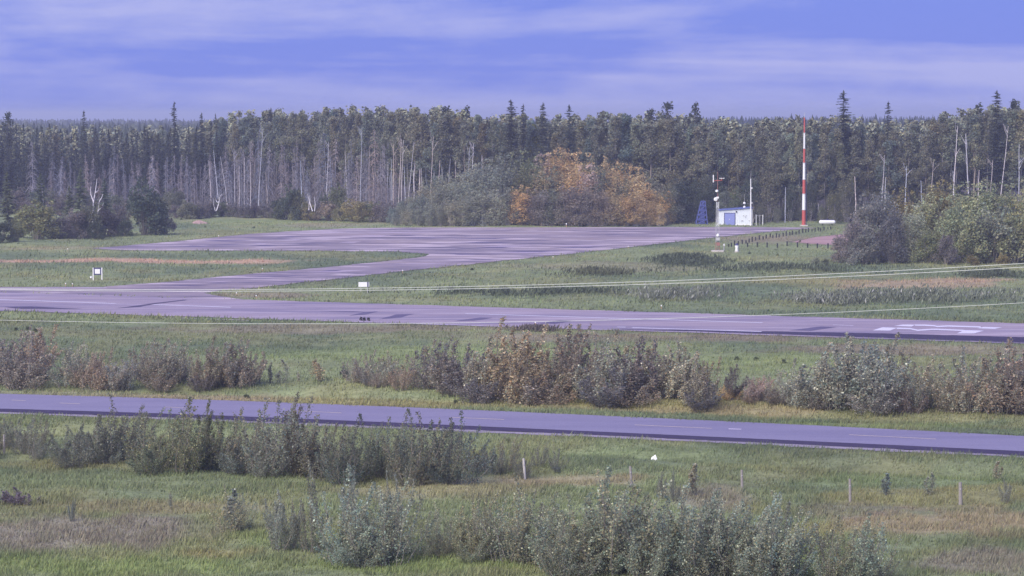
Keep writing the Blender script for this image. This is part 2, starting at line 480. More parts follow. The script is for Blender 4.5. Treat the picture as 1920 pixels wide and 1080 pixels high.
# ------------------------------------------------------------------ what grows where (base colours of the ground cover)
G_MOWN = np.array([1.02, 1.06, 0.98]) * np.array([0.171, 0.191, 0.106])
G_DARK = np.array([0.114, 0.144, 0.084])
G_LUSH = np.array([1.02, 1.06, 0.98]) * np.array([0.188, 0.221, 0.095])
G_TAN = np.array([0.279, 0.221, 0.146])
G_STRAW = np.array([0.388, 0.258, 0.179])
G_YEL = np.array([0.245, 0.221, 0.101])
G_BRN = np.array([0.211, 0.165, 0.129])
G_PINK = np.array([0.225, 0.190, 0.160])
PATCH = [  # centre px, centre py, half widths in photo pixels on the ground, colour, strength
    (200, 489, 330, 4.5, G_STRAW, 0.95), (470, 491, 60, 3, G_STRAW, 0.6),
    (300, 478, 420, 4, G_DARK, 0.5),
    (640, 617, 420, 10, G_BRN, 0.55), (1200, 634, 400, 10, G_BRN, 0.7), (1700, 655, 260, 12, G_BRN, 0.65),
    (150, 640, 420, 16, G_MOWN, 0.3), (760, 665, 500, 16, G_LUSH, 0.45), (1150, 640, 160, 10, G_DARK, 0.4), (1500, 680, 260, 16, G_LUSH, 0.4),
    (960, 755, 1200, 14, G_YEL, 0.75), (300, 742, 420, 12, G_TAN, 0.6), (700, 765, 200, 8, G_YEL, 0.5), (1650, 775, 350, 14, G_YEL, 0.5), (1300, 765, 300, 8, G_TAN, 0.4),
    (200, 738, 300, 4, G_MOWN, 0.5), (800, 768, 300, 4, G_MOWN, 0.6), (1500, 800, 420, 7, G_LUSH, 0.6),
    (1330, 548, 90, 9, G_DARK, 0.5), (1750, 565, 240, 11, G_DARK, 0.5), (1700, 535, 200, 9, G_TAN, 0.9), (1500, 528, 160, 7, G_YEL, 0.6), (1780, 527, 160, 5, G_STRAW, 0.5),
    (1200, 520, 260, 9, G_DARK, 0.4), (880, 525, 200, 10, G_MOWN, 0.4), (1450, 448, 120, 8, G_BRN, 0.6), (1150, 500, 260, 8, G_BRN, 0.35),
    (1300, 495, 80, 5, G_DARK, 0.6), (1430, 470, 160, 8, G_MOWN, 0.5), (1250, 575, 500, 8, G_MOWN, 0.6), (500, 553, 120, 6, G_BRN, 0.6),
    (520, 418, 220, 8, G_LUSH, 0.4), (100, 465, 130, 4, G_TAN, 0.4), (620, 420, 110, 3, G_TAN, 0.5), (600, 424, 100, 2, G_PINK, 0.5),
    (1300, 858, 420, 26, G_DARK, 0.55), (1700, 895, 260, 18, G_LUSH, 0.4), (1180, 850, 200, 14, G_LUSH, 0.3),
    (140, 1000, 330, 42, G_PINK, 0.7), (300, 950, 300, 16, G_TAN, 0.4), (100, 905, 260, 22, G_MOWN, 0.5), (450, 912, 300, 14, G_MOWN, 0.35), (160, 868, 300, 12, G_YEL, 0.4),
    (820, 918, 220, 22, G_TAN, 0.4), (1050, 905, 180, 12, G_TAN, 0.6), (1340, 935, 90, 26, G_PINK, 0.6), (1750, 930, 260, 20, G_YEL, 0.6), (1790, 985, 240, 30, G_TAN, 0.7),
    (1850, 1055, 160, 30, G_PINK, 0.6), (250, 1062, 330, 22, G_LUSH, 0.9), (560, 1010, 160, 24, G_LUSH, 0.6), (780, 1062, 260, 16, G_LUSH, 0.9), (1480, 1060, 200, 30, G_LUSH, 0.8), (1600, 960, 120, 20, G_BRN, 0.4),
    (400, 1040, 120, 10, G_YEL, 0.6), (1520, 1000, 60, 20, G_YEL, 0.5),
]
FOREST_Y = [(-500, 590), (0, 585), (340, 575), (600, 560), (720, 530), (800, 512), (1000, 506), (1240, 500), (1500, 498), (1700, 500), (1920, 500), (2400, 505)]
def ground_colour(X, Y):
    X = np.asarray(X, float); Y = np.asarray(Y, float)
    px, py = pix(X, Y)
    n1 = fbm(X / 6.0, Y / 9.0, 4, 11)
    n2 = fbm(X / 22.0, Y / 30.0, 4, 23)
    n3 = fbm(X / 1.7, Y / 2.6, 3, 37)
    c = G_MOWN[None] * (1 - sst(0.4, 0.7, n2)[:, None]) + G_DARK[None] * sst(0.4, 0.7, n2)[:, None]
    c = c * 0.65 + 0.35 * (G_YEL[None] * sst(0.45, 0.7, n1)[:, None] + c * (1 - sst(0.45, 0.7, n1)[:, None]))
    for cx, cy, rx, ry, col, k in PATCH:
        e = np.sqrt(((px - cx) / rx) ** 2 + ((py - cy) / ry) ** 2)
        e = e + (n1 - 0.5) * 0.9 + (n3 - 0.5) * 0.7
        w = (k * (1 - sst(0.55, 1.1, e)))[:, None]
        c = c * (1 - w) + col[None] * w
    c = c * (0.88 + 0.36 * n3)[:, None]
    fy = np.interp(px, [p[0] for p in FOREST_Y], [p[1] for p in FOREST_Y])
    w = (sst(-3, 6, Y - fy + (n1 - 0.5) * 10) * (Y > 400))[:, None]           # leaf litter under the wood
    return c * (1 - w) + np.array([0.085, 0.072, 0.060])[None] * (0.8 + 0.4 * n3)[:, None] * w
def ground_z(X, Y):
    X = np.asarray(X, float); Y = np.asarray(Y, float)
    d = paved_dist(X, Y)
    m = np.where(paved(X, Y), 0.0, sst(0.3, 7.0, d))
    z = (fbm(X / 9.0, Y / 9.0, 3, 5) - 0.5) * 0.7 + (fbm(X / 1.6, Y / 1.6, 2, 9) - 0.5) * 0.16
    # shallow ditch and verge on both sides of the highway
    dh = dist(X, Y, highway_xy)
    z = z - 0.55 * np.exp(-((dh - 6.5) / 2.5) ** 2) * (Y > 90) * (Y < 260)
    return np.where(Y > 900, 0, m * z)
def zt(x, y):
    return float(ground_z(np.array([x]), np.array([y]))[0])

# ------------------------------------------------------------------ the ground sheet
xs = np.concatenate([-np.geomspace(9000, 115, 22), np.arange(-110, 110.01, 0.85), np.geomspace(115, 9000, 22)])
ys = np.concatenate([np.linspace(-60, 100, 14)[:-1], np.arange(100, 230, 0.6), np.arange(230, 600, 1.6), np.geomspace(600, 13000, 36)])
GX, GY = np.meshgrid(xs, ys)
gx, gy = GX.ravel(), GY.ravel()
gz = ground_z(gx, gy)
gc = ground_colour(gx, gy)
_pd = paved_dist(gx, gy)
gc = np.where((_pd < 1.0)[:, None], gc * 0.72, gc)            # ground colour darkened along the pavement edge
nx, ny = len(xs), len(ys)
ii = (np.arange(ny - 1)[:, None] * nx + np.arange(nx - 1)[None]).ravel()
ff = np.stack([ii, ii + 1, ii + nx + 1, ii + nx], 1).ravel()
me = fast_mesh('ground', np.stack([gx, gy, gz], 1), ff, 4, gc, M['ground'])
me.polygons.foreach_set('use_smooth', np.ones(len(me.polygons), bool))
tag(link(bpy.data.objects.new('ground', me)), kind='structure')

# ------------------------------------------------------------------ pavement sheets
from mathutils.geometry import tessellate_polygon
def rough_edge(xy, amp, step=0.8, seed=3, loop=True):
    """the outline of a pavement, broken up as a gravelly edge is"""
    out = []
    n = len(xy)
    for i in range(n if loop else n - 1):
        a, b = xy[i], xy[(i + 1) % n]
        L = np.linalg.norm(b - a)
        k = max(1, min(80, int(L / step)))
        for j in range(k):
            p = a + (b - a) * j / k
            nrm = np.array([-(b - a)[1], (b - a)[0]]) / (L + 1e-9)
            f = (fbm(np.array([p[0] / 2.3]), np.array([p[1] / 2.3]), 3, seed)[0] - 0.5) * 2 * amp
            out.append(p + nrm * f)
    if not loop: out.append(xy[-1])
    return np.array(out)
def sheet(name, xy, z, m):
    v = [(p[0], p[1], z) for p in xy]
    tris = tessellate_polygon([[Vector(p) for p in v]])
    mb = MB().add(v, [tuple(t) for t in tris])
    me = mb.mesh(name, m)
    o = link(bpy.data.objects.new(name, me))
    import bmesh
    bm = bmesh.new(); bm.from_mesh(me)
    bmesh.ops.recalc_face_normals(bm, faces=bm.faces)
    if bm.faces and bm.faces[0].normal.z < 0: bmesh.ops.reverse_faces(bm, faces=bm.faces)
    bm.to_mesh(me); bm.free()
    return tag(o, kind='structure')
def strip(name, a, b, z, m, amp=0.0, seed=1, kind='structure'):
    a = rough_edge(a, 0.0, 1.5, seed, False) if False else a
    n = len(a)
    n2 = n * 6
    u = np.linspace(0, n - 1, n2)
    A = np.stack([np.interp(u, np.arange(n), a[:, k]) for k in (0, 1)], 1)
    B = np.stack([np.interp(u, np.arange(n), b[:, k]) for k in (0, 1)], 1)
    d = (B - A) / (np.linalg.norm(B - A, axis=1)[:, None] + 1e-9)
    if amp:
        A = A + d * ((fbm(A[:, 0] / 1.5, A[:, 1] / 1.5, 3, seed) - 0.5) * 2 * amp)[:, None]
        B = B + d * ((fbm(B[:, 0] / 1.5, B[:, 1] / 1.5, 3, seed + 5) - 0.5) * 2 * amp)[:, None]
    V = np.concatenate([np.c_[A, np.full(n2, z)], np.c_[B, np.full(n2, z)]])
    fs = [(i, n2 + i, n2 + i + 1, i + 1) for i in range(n2 - 1)]
    return MB().add(V, fs).build(name, m, kind=kind)
sheet('apron', rough_edge(apron_xy, 0.6, 0.9), 0.030, M['apron'])
strip('runway', rw_t, rw_b, 0.036, M['runway'], 0.65, 21)
strip('road_gravel_shoulder', hw_d, hw_g, 0.026, M['gravel'], 0.55, 41)
strip('road_sealed_shoulder', hw_l, hw_d, 0.034, M['dark_shoulder'], 0.14, 51)
strip('highway', hw_t, hw_l, 0.040, M['highway'], 0.04, 61)
def lerp_line(px0, px1, pts, n=40):
    xs_ = [p[0] for p in pts]; ys_ = [p[1] for p in pts]
    q = [(x, np.interp(x, xs_, ys_)) for x in np.linspace(px0, px1, n)]
    return np.array([[v.x, v.y] for v in gp(q)])
# dark fresh seal along the runway's near edge, right half
strip('runway_sealed_edge', lerp_line(1150, 2600, [(1150, 617.6), (1280, 619), (1640, 625.5), (1920, 633), (2600, 651)]),
      lerp_line(1150, 2600, [(1150, 618.4), (1280, 621.5), (1640, 634), (1920, 643.5), (2600, 665)]), 0.042, M['dark_shoulder'], 0.4, 71)
def line_mark(name, p0, p1, w, m, z):
    a, b = at(*p0, z), at(*p1, z)
    d = (b - a).normalized(); n_ = Vector((-d.y, d.x, 0)) * w / 2
    return MB().add([a + n_, a - n_, b - n_, b + n_], [(0, 1, 2, 3)]).build(name, m, kind='structure')
for p0, p1, w, k in [((-220, 554), (217, 569), 0.55, 'marking'), ((288, 571), (433, 576), 0.5, 'marking'), ((873, 588), (1430, 605), 0.5, 'marking'), ((1562, 609), (1600, 610.5), 0.3, 'fadedmark')]:
    line_mark('runway_centre_line', p0, p1, w, M[k], 0.048)
line_mark('runway_edge_line', (1185, 614.2), (1428, 621.6), 0.55, M['marking'], 0.050)
line_mark('runway_edge_line', (1157, 613), (1173, 613.4), 0.45, M['marking'], 0.050)
line_mark('runway_edge_line', (300, 594.8), (470, 600.5), 0.25, M['fadedmark'], 0.048)
line_mark('runway_edge_line', (760, 606), (905, 611), 0.30, M['fadedmark'], 0.048)
line_mark('taxiway_edge_line', (0, 540), (200, 539.4), 0.4, M['marking'], 0.044)
for p0, p1 in [((-330, 740), (-240, 743)), ((-130, 745.5), (-50, 748)), ((22, 750), (48, 751)), ((112, 755.5), (150, 757)), ((310, 763), (345, 764.4)), ((560, 770.5), (640, 774)), ((845, 782.2), (945, 786.5)), ((1190, 796.5), (1335, 803)), ((1592, 815), (1755, 823)), ((2020, 837), (2200, 847))]:
    line_mark('road_centre_line', p0, p1, 0.17, M['yellowmark'], 0.050)
line_mark('road_marking_dab', (1366, 804), (1390, 804.6), 0.3, M['fadedmark'], 0.050)
# tar repairs and sealed cracks
def patch(pts, z, m):
    return sheet('tar_patch', rough_edge(np.array([[v.x, v.y] for v in gp(pts)]), 0.18, 0.5, 17), z, M[m])
for j, pts in enumerate([[(655, 592.6), (683, 586.2), (708, 584.6), (684, 590.8)], [(710, 599.3), (743, 590.3), (776, 589.6), (750, 596.4)], [(600, 584), (662, 584.6), (690, 586.2), (660, 586)], [(850, 603), (900, 596), (925, 596.5), (890, 602)], [(1010, 607), (1050, 601), (1075, 602), (1040, 608)],
                         [(215, 579), (262, 573), (300, 569.2), (262, 576)], [(262, 572), (345, 562.5), (352, 563.4), (290, 571)], [(0, 576), (60, 575.4), (155, 580), (40, 580)], [(1480, 620), (1540, 613), (1570, 614), (1520, 621)]]):
    patch(pts, 0.046 + 0.0002 * j, 'tar' if j not in (5, 6, 7) else 'darktar')
rp = random.Random(19)
for j in range(46):
    y = rp.uniform(429, 478) if j < 30 else rp.uniform(486, 540)
    x = rp.uniform(300, 1280) if y < 445 else rp.uniform(330, 1120) if y < 468 else rp.uniform(820, 1020) if j < 30 else 1010 - (y - 486) * 11.5 + rp.uniform(-130, 60)
    L = rp.uniform(18, 75); h_ = rp.uniform(0.5, 1.5); sk = rp.uniform(-2.2, 0.8)
    q = [(x - L, y + h_ * 0.4), (x - L * 0.2, y - h_ + sk * 0.3), (x + L, y - h_ * 0.3 + sk), (x + L * 0.3, y + h_ + sk * 0.4)]
    if not all(inside(np.array([v.x]), np.array([v.y]), apron_xy)[0] for v in gp(q)): continue
    patch(q, 0.0345 + 0.00003 * j, 'tar' if j % 3 else 'palepatch')
# painted runway figures: thin strokes with broad blocks at both ends
def figure(block_a, stroke, block_b, z):
    s = 280 / 1920.0
    c = lambda p: (1620 + p[0] * s, 595 + p[1] * s)
    mb = MB()
    for bl in (block_a, block_b):
        mb.add(gp([c(p) for p in bl], z), [tuple(range(len(bl)))])
    top = gp([c((x, y - 8)) for x, y in stroke], z + 0.004)
    bot = gp([c((x, y + 8)) for x, y in stroke], z + 0.004)
    n = len(stroke)
    mb.add(top + bot, [(i, n + i, n + i + 1, i + 1) for i in range(n - 1)])
    return mb.build('runway_number', M['marking'], kind='structure')
figure([(385, 110), (500, 92), (660, 94), (612, 118)], [(655, 100), (780, 101), (905, 108), (940, 117), (1080, 111), (1500, 124)], [(1452, 141), (1540, 123), (1775, 130), (1680, 148)], 0.052)
figure([(110, 167), (235, 128), (425, 134), (335, 170)], [(420, 140), (590, 144), (690, 166), (870, 154), (930, 154), (1285, 168)], [(1195, 206), (1290, 164), (1540, 171), (1415, 207)], 0.052)
# bare gravel patch beside the bollards, right
sheet('gravel_patch', rough_edge(PATCHXY, 0.4, 0.8, 9), 0.024, M['pinkgravel'])

# ------------------------------------------------------------------ plants: meshes of each kind, shared by all copies
def unit(v):
    return v / (np.linalg.norm(v, axis=-1, keepdims=True) + 1e-12)
def leaf_quads(r, P, size, out=None, long=1.5, upbias=0.3, droop=None):
    """P (n,3) leaf positions -> (n,4,3) diamond leaves, mostly facing outwards and up"""
    n = len(P)
    nrm = r.normal(size=(n, 3))
    if out is not None: nrm = unit(nrm) * 1.0 + out * 0.35
    nrm[:, 2] += upbias
    nrm = unit(nrm)
    t = unit(np.cross(nrm, r.normal(size=(n, 3))))
    if droop is not None: t = unit(t * 0.5 + droop)
    b = unit(np.cross(nrm, t))
    s = size * r.uniform(0.65, 1.35, n)
    l = (s * long)[:, None] * t * 0.5
    w = s[:, None] * b * 0.5
    fold = nrm * (s * 0.12)[:, None]
    return np.stack([P - l, P + w + fold, P + l, P - w + fold], 1)
def shade_cols(r, n, cl, var=0.12, warm=0.07):
    v = 1 + r.normal(size=n) * var
    w = r.normal(size=n) * warm
    c = np.stack([v * (1 + w), v, v * (1 - w * 0.6)], 1) * cl
    return np.clip(c, 0.25, 2.2)

class Kind:
    def __init__(s, name): s.name, s.parts = name, []
    def part(s, pname, mesh): s.parts.append((pname, mesh)); return s

def limb(r, p0, d, L, bend, k=5):
    p = [np.array(p0, float)]
    d = unit(np.array(d, float))
    for i in range(k - 1):
        d = unit(d + r.normal(size=3) * bend + np.array([0, 0, 0.06]))
        p.append(p[-1] + d * L / (k - 1))
    return np.array(p)

def aspen(seed, Ht=20.0, base=0.5, wid=2.1, nl=1500, leaf=0.36, lean=0.03, gappy=0.35, barkc=(1, 1, 1)):
    r = np.random.default_rng(seed)
    tr, cr = MB(), MB()
    a = r.uniform(0, 6.28)
    hs = np.linspace(0, Ht * 0.93, 9)
    sway = lean * hs * (1 + 0.25 * np.sin(hs / Ht * 4 + seed))
    T = np.stack([np.cos(a) * sway + r.normal(size=9) * 0.07, np.sin(a) * sway * 0.5 + r.normal(size=9) * 0.07, hs], 1)
    tr.tube(T, np.linspace(0.17, 0.03, 9), 6, barkc)
    nb = 22
    C, S = [], []
    for i in range(nb):
        f = base + (0.97 - base) * (i + 0.5) / nb
        p0 = np.array([np.interp(f * Ht, hs, T[:, k]) for k in range(3)])
        t = (f - base) / (1 - base)
        w = wid * (math.sin(min(1, t * 1.15 + 0.22) * math.pi) ** 0.7) * r.uniform(0.6, 1.25)
        w = max(w, 0.45)
        az = r.uniform(0, 6.28)
        B = limb(r, p0, (math.cos(az), math.sin(az), 0.55 + 0.6 * t), w * 1.15, 0.16)
        tr.tube(B, np.linspace(0.05, 0.012, len(B)), 4, np.array(barkc) * 0.9, cap=False)
        C.append(B[-1]); S.append(0.42 + 0.16 * w)
        if r.random() > gappy: C.append(B[-2] + r.normal(size=3) * 0.25); S.append(0.4 + 0.12 * w)
    for k in range(4):
        C.append(T[-1] + np.array([r.normal() * 0.3, r.normal() * 0.3, r.uniform(-0.6, 0.9)])); S.append(0.42)
    for k in range(16):      # loose sprays between the limbs and standing out of the top
        f = base + (1.0 - base) * r.random() ** 0.7
        az = r.uniform(0, 6.28); w = wid * r.uniform(0.1, 0.9) * (1.15 - (f - base) / (1 - base))
        c = np.array([np.interp(f * Ht, hs, T[:, q]) for q in range(3)])
        C.append(c + np.array([w * math.cos(az), w * math.sin(az), r.uniform(-0.3, 0.9)])); S.append(r.uniform(0.25, 0.5))
    C, S = np.array(C), np.array(S)
    # dead twigs on the bare bole
    for k in range(10):
        f = r.uniform(0.12, base + 0.1)
        p0 = np.array([np.interp(f * Ht, hs, T[:, j]) for j in range(3)])
        az = r.uniform(0, 6.28)
        tr.tube(limb(r, p0, (math.cos(az), math.sin(az), 0.2), r.uniform(0.5, 1.5), 0.2, 4), np.linspace(0.025, 0.008, 4), 3, np.array(barkc) * 0.55, cap=False)
    pr = S ** 2 / (S ** 2).sum()
    idx = r.choice(len(C), nl, p=pr)
    off = unit(r.normal(size=(nl, 3))) * (r.random(nl) ** 0.45)[:, None]
    off[:, 2] *= 1.15
    P = C[idx] + off * S[idx][:, None] * 1.25
    cl = np.clip(1 + r.normal(size=len(C)) * 0.10, 0.7, 1.3)[idx][:, None]
    cr.quads(leaf_quads(r, P, leaf, off, 1.25), shade_cols(r, nl, cl))
    return Kind('aspen_tree').part('trunk', tr.mesh('aspen_trunk', M['bark'])).part('crown', cr.mesh('aspen_crown', M['leaf']))

def spruce(seed, Ht=16.0, wid=1.5, ragged=0.25, whorls=30, base=0.12, nb=7, full=1.0, pw=0.75):
    r = np.random.default_rng(seed)
    tr, cr = MB(), MB()
    T = np.stack([r.normal(size=6) * 0.04, r.normal(size=6) * 0.04, np.linspace(0, Ht, 6)], 1)
    tr.tube(T, np.linspace(0.16, 0.015, 6), 5)
    Q, Cc = [], []
    for i in range(whorls):
        f = base + (1 - base) * (i / whorls) ** 0.95
        z0 = f * Ht
        t = (z0 / Ht - base) / (1 - base)
        w0 = wid * ((1 - t) ** pw) * (0.62 + 0.38 * min(1, t * 6)) + 0.10
        for k in range(nb):
            if r.random() > full * (0.85 + 0.15 * t): continue
            az = r.uniform(0, 6.28)
            w = w0 * (1 + r.normal() * ragged)
            if w < 0.12: w = 0.12
            d = np.array([math.cos(az), math.sin(az), 0])
            sd = np.array([-math.sin(az), math.cos(az), 0])
            z = z0 + r.normal() * 0.12
            p = np.array([0, 0, z]) + d * 0.03
            cv = 1 + r.normal() * 0.2
            for sgm in range(3):
                q = np.array([0, 0, z]) + d * w * (sgm + 1) / 3 + np.array([0, 0, [-0.02, -0.10, -0.10][sgm] * w * (1.6 - t)])
                hw = (0.16 + 0.14 * w) * [1.0, 1.0, 0.55][sgm] * r.uniform(0.7, 1.3)
                m_ = (p + q) / 2 + r.normal(size=3) * 0.05
                Q.append([p, m_ + sd * hw + np.array([0, 0, -hw * 0.5]), q + d * 0.12, m_ - sd * hw + np.array([0, 0, -hw * 0.5])])
                Cc.append(cv * r.uniform(0.8, 1.2))
                p = q
    for k in range(10):
        az = r.uniform(0, 6.28); d = np.array([math.cos(az), math.sin(az), 0])
        z = Ht * (1 - 0.05 * r.random())
        Q.append([[0, 0, z - 0.5], np.array([0, 0, z - 0.2]) + d * 0.16, [0, 0, z + 0.25], np.array([0, 0, z - 0.2]) - d * 0.12]); Cc.append(1.0)
    Q = np.array(Q, float); Cc = np.array(Cc)
    cr.quads(Q, np.stack([Cc, Cc, Cc], 1))
    return Kind('spruce_tree').part('trunk', tr.mesh('spruce_trunk', M['bark'])).part('crown', cr.mesh('spruce_crown', M['needle']))

def dead_spruce(seed, Ht=12.0, wid=1.3, n=170):
    r = np.random.default_rng(seed)
    tr, br = MB(), MB()
    a = r.uniform(0, 6.28); ln = r.uniform(0, 0.05)
    T = np.stack([np.linspace(0, Ht * ln * math.cos(a), 6), np.linspace(0, Ht * ln * math.sin(a), 6), np.linspace(0, Ht, 6)], 1)
    tr.tube(T, np.linspace(0.11, 0.02, 6), 5)
    for i in range(n):
        f = r.uniform(0.08, 0.99)
        az = r.uniform(0, 6.28)
        w = wid * ((1 - f) ** 0.6 * 0.85 + 0.15) * r.uniform(0.45, 1.15)
        c = np.array([np.interp(f * Ht, T[:, 2], T[:, k]) for k in range(3)])
        d = np.array([math.cos(az), math.sin(az), 0])
        P = np.array([c, c + d * w * 0.5 + [0, 0, -0.08 * w], c + d * w * 0.85 + [0, 0, -0.38 * w], c + d * w + [0, 0, -0.75 * w]]) + r.normal(size=(4, 3)) * 0.03
        br.tube(P, np.array([0.03, 0.028, 0.022, 0.01]) * r.uniform(0.7, 1.3), 3, np.ones(3) * r.uniform(0.75, 1.25), cap=False)
    return Kind('dead_spruce').part('trunk', tr.mesh('dead_trunk', M['deadwood'])).part('branch', br.mesh('dead_branch', M['deadwood']))

def snag(seed, Ht=12.0, lean=0.06, forks=3, rad=0.13):
    r = np.random.default_rng(seed)
    tr, br = MB(), MB()
    a = r.choice([0.2, 2.9, 3.4, 6.0])
    hs = np.linspace(0, Ht, 8)
    T = np.stack([np.cos(a) * lean * hs + np.cumsum(r.normal(size=8) * 0.06), np.sin(a) * lean * hs * 0.3, hs], 1)
    T[0, :2] = 0
    tr.tube(T, np.linspace(rad, rad * 0.4, 8), 6)
    for i in range(min(forks, 3)):
        f = r.uniform(0.6, 0.95) if forks > 2 else r.uniform(0.75, 0.95)
        c = np.array([np.interp(f * Ht, hs, T[:, k]) for k in range(3)])
        az = r.choice([0.0, 3.14]) + r.normal() * 0.5
        B = limb(r, c, (math.cos(az), math.sin(az), 1.0), r.uniform(0.08, 0.2) * Ht, 0.2)
        br.tube(B, np.linspace(rad * 0.4, 0.018, len(B)), 4, cap=False)
    k = Kind('bare_trunk').part('trunk', tr.mesh('bare_trunk', M['bark']))
    if forks: k.part('limb', br.mesh('bare_limb', M['bark']))
    return k

def shrub(seed, Ht=3.0, wid=0.9, stems=9, nl=1500, leaf=0.10, upright=1.0, pale=0.05, lean=0.10, name='poplar_shrub', stemc=(1, 1, 1), fill=0.12):
    """several upright shoots from one base, leaves carried along each shoot and its side twigs"""
    r = np.random.default_rng(seed)
    st, cr = MB(), MB()
    P, O, Cv = [], [], []
    for i in range(stems):
        az = r.uniform(0, 6.28); rr = wid * math.sqrt(r.random())
        h = Ht * (1 - 0.40 * (rr / wid) ** 2) * (r.uniform(0.95, 1.18) if i % 5 == 0 else r.uniform(0.5, 1.0))
        top = np.array([math.cos(az) * rr + lean * h, math.sin(az) * rr, h])
        b = np.array([math.cos(az) * rr * 0.35, math.sin(az) * rr * 0.35, 0])
        u = np.linspace(0, 1, 7)
        S = b[None] * (1 - u[:, None]) + top[None] * u[:, None]
        S[:, :2] += np.sin(u * 3)[:, None] * r.normal(size=2)[None] * 0.06 * Ht + r.normal(size=(7, 2)) * 0.012 * Ht
        S[0] = b
        st.tube(S, np.linspace(0.022, 0.005, 7) * (0.5 + Ht / 6), 4, np.array(stemc) * r.uniform(0.7, 1.2), cap=False)
        cv = 1 + r.normal() * 0.14
        n = int(nl / stems)
        f = fill + (1 - fill) * r.random(n) ** 0.75
        c = np.stack([np.interp(f, u, S[:, k]) for k in range(3)], 1)
        rad = (0.10 + 0.30 * np.sin(np.clip(f * 1.02, 0, 1) * math.pi) ** 0.8) * (0.35 + 0.22 * Ht) * upright
        rad = np.where(f > 0.82, 0.06 * Ht ** 0.5, rad)
        o = unit(r.normal(size=(n, 3))) * (r.random(n) ** 0.5)[:, None]
        P.append(c + o * rad[:, None]); O.append(o)
        lowdark = np.ones(n)
        Cv.append(cv * lowdark)
        for k in range(4):
            g = r.uniform(0.3, 0.8); c0 = np.array([np.interp(g, u, S[:, j]) for j in range(3)])
            az2 = r.uniform(0, 6.28)
            st.tube(limb(r, c0, (math.cos(az2), math.sin(az2), 1.1), 0.14 * Ht, 0.15, 3), [0.008, 0.006, 0.003], 3, np.array(stemc) * 0.9, cap=False)
    P, O, Cv = np.concatenate(P), np.concatenate(O), np.concatenate(Cv)
    P[:, 2] = np.maximum(P[:, 2], 0.05)
    n = len(P)
    col = shade_cols(r, n, Cv[:, None], 0.2, 0.12)
    wht = r.random(n) < pale
    # leaf undersides turned by the wind, plus leaf highlights painted in as pale colour
    col[wht] = np.array([2.2, 2.15, 2.15]) * r.uniform(0.7, 1.25, (wht.sum(), 1))
    cr.quads(leaf_quads(r, P, leaf, O, 1.6, 0.25), np.clip(col, 0.2, 5))
    return Kind(name).part('stem', st.mesh('shrub_stem', M['stem'])).part('foliage', cr.mesh('shrub_foliage', M['leaf']))

def bush(seed, Ht=5.0, wid=2.6, nl=1900, leaf=0.26, clumps=34, name='willow_bush', spiky=0.3, stemc=(1, 1, 1)):
    """a wide bush leafy down to the ground, built of many small leaf clumps"""
    r = np.random.default_rng(seed)
    st, cr = MB(), MB()
    C, S = [], []
    for i in range(clumps):
        az = r.uniform(0, 6.28); t = r.random() ** 0.8
        rr = wid * math.sqrt(r.random()) * (1 - 0.55 * t ** 2) * 0.95
        z = Ht * (0.08 + 0.80 * t) * (1 - 0.12 * (rr / wid) ** 2)
        c = np.array([rr * math.cos(az), rr * math.sin(az), z])
        C.append(c); S.append(r.uniform(0.35, 0.75) * (0.5 + 0.12 * Ht))
        if i % 2 == 0:
            b = np.array([c[0] * 0.2, c[1] * 0.2, 0])
            L = np.array([b, b * 0.4 + c * 0.6 * np.array([0.8, 0.8, 1]), c])
            st.tube(L, [0.045, 0.03, 0.012], 4, np.array(stemc) * r.uniform(0.7, 1.1), cap=False)
    for k in range(int(spiky * 14)):
        az = r.uniform(0, 6.28); rr = wid * 0.6 * math.sqrt(r.random())
        for q in range(2):
            C.append(np.array([rr * math.cos(az), rr * math.sin(az), Ht * r.uniform(0.9, 1.08)])); S.append(0.3)
    C, S = np.array(C), np.array(S)
    pr = S ** 2 / (S ** 2).sum()
    idx = r.choice(len(C), nl, p=pr)
    off = unit(r.normal(size=(nl, 3))) * (r.random(nl) ** 0.4)[:, None]
    P = C[idx] + off * S[idx][:, None] * np.array([1, 1, 1.15])
    P[:, 2] = np.maximum(P[:, 2], 0.06)
    cl = np.clip(1 + r.normal(size=len(C)) * 0.2, 0.55, 1.5)[idx][:, None]
    cr.quads(leaf_quads(r, P, leaf, off, 1.4), shade_cols(r, nl, cl, 0.16, 0.08))
    return Kind(name).part('stem', st.mesh('bush_stem', M['stem'])).part('foliage', cr.mesh('bush_foliage', M['leaf']))

def place(kind, loc, label, cat, group=None, rz=None, sc=1.0, colors=None, name=None):
    if rz is None: rz = random.uniform(0, 6.283)
    s = sc if hasattr(sc, '__len__') else (sc, sc, sc)
    e = empty(name or kind.name, loc, label, cat, group, rz, s)
    for i, (pn, me) in enumerate(kind.parts):
        o = bpy.data.objects.new(pn, me)
        if colors is not None:
            c = colors[i]
            o.color = (c[0], c[1], c[2], 1)
        link(o, e)
    return e
def vary(c, k=0.12):
    v = 1 + random.gauss(0, k); w = random.gauss(0, k * 0.6)
    return (max(0.005, c[0] * v * (1 + w)), max(0.005, c[1] * v), max(0.005, c[2] * v * (1 - w)))
ORD = ['leftmost', 'second from the left', 'third from the left', 'fourth from the left', 'fifth from the left', 'sixth from the left', 'seventh from the left', 'eighth from the left', 'ninth from the left', 'tenth from the left', 'eleventh from the left', 'twelfth from the left']

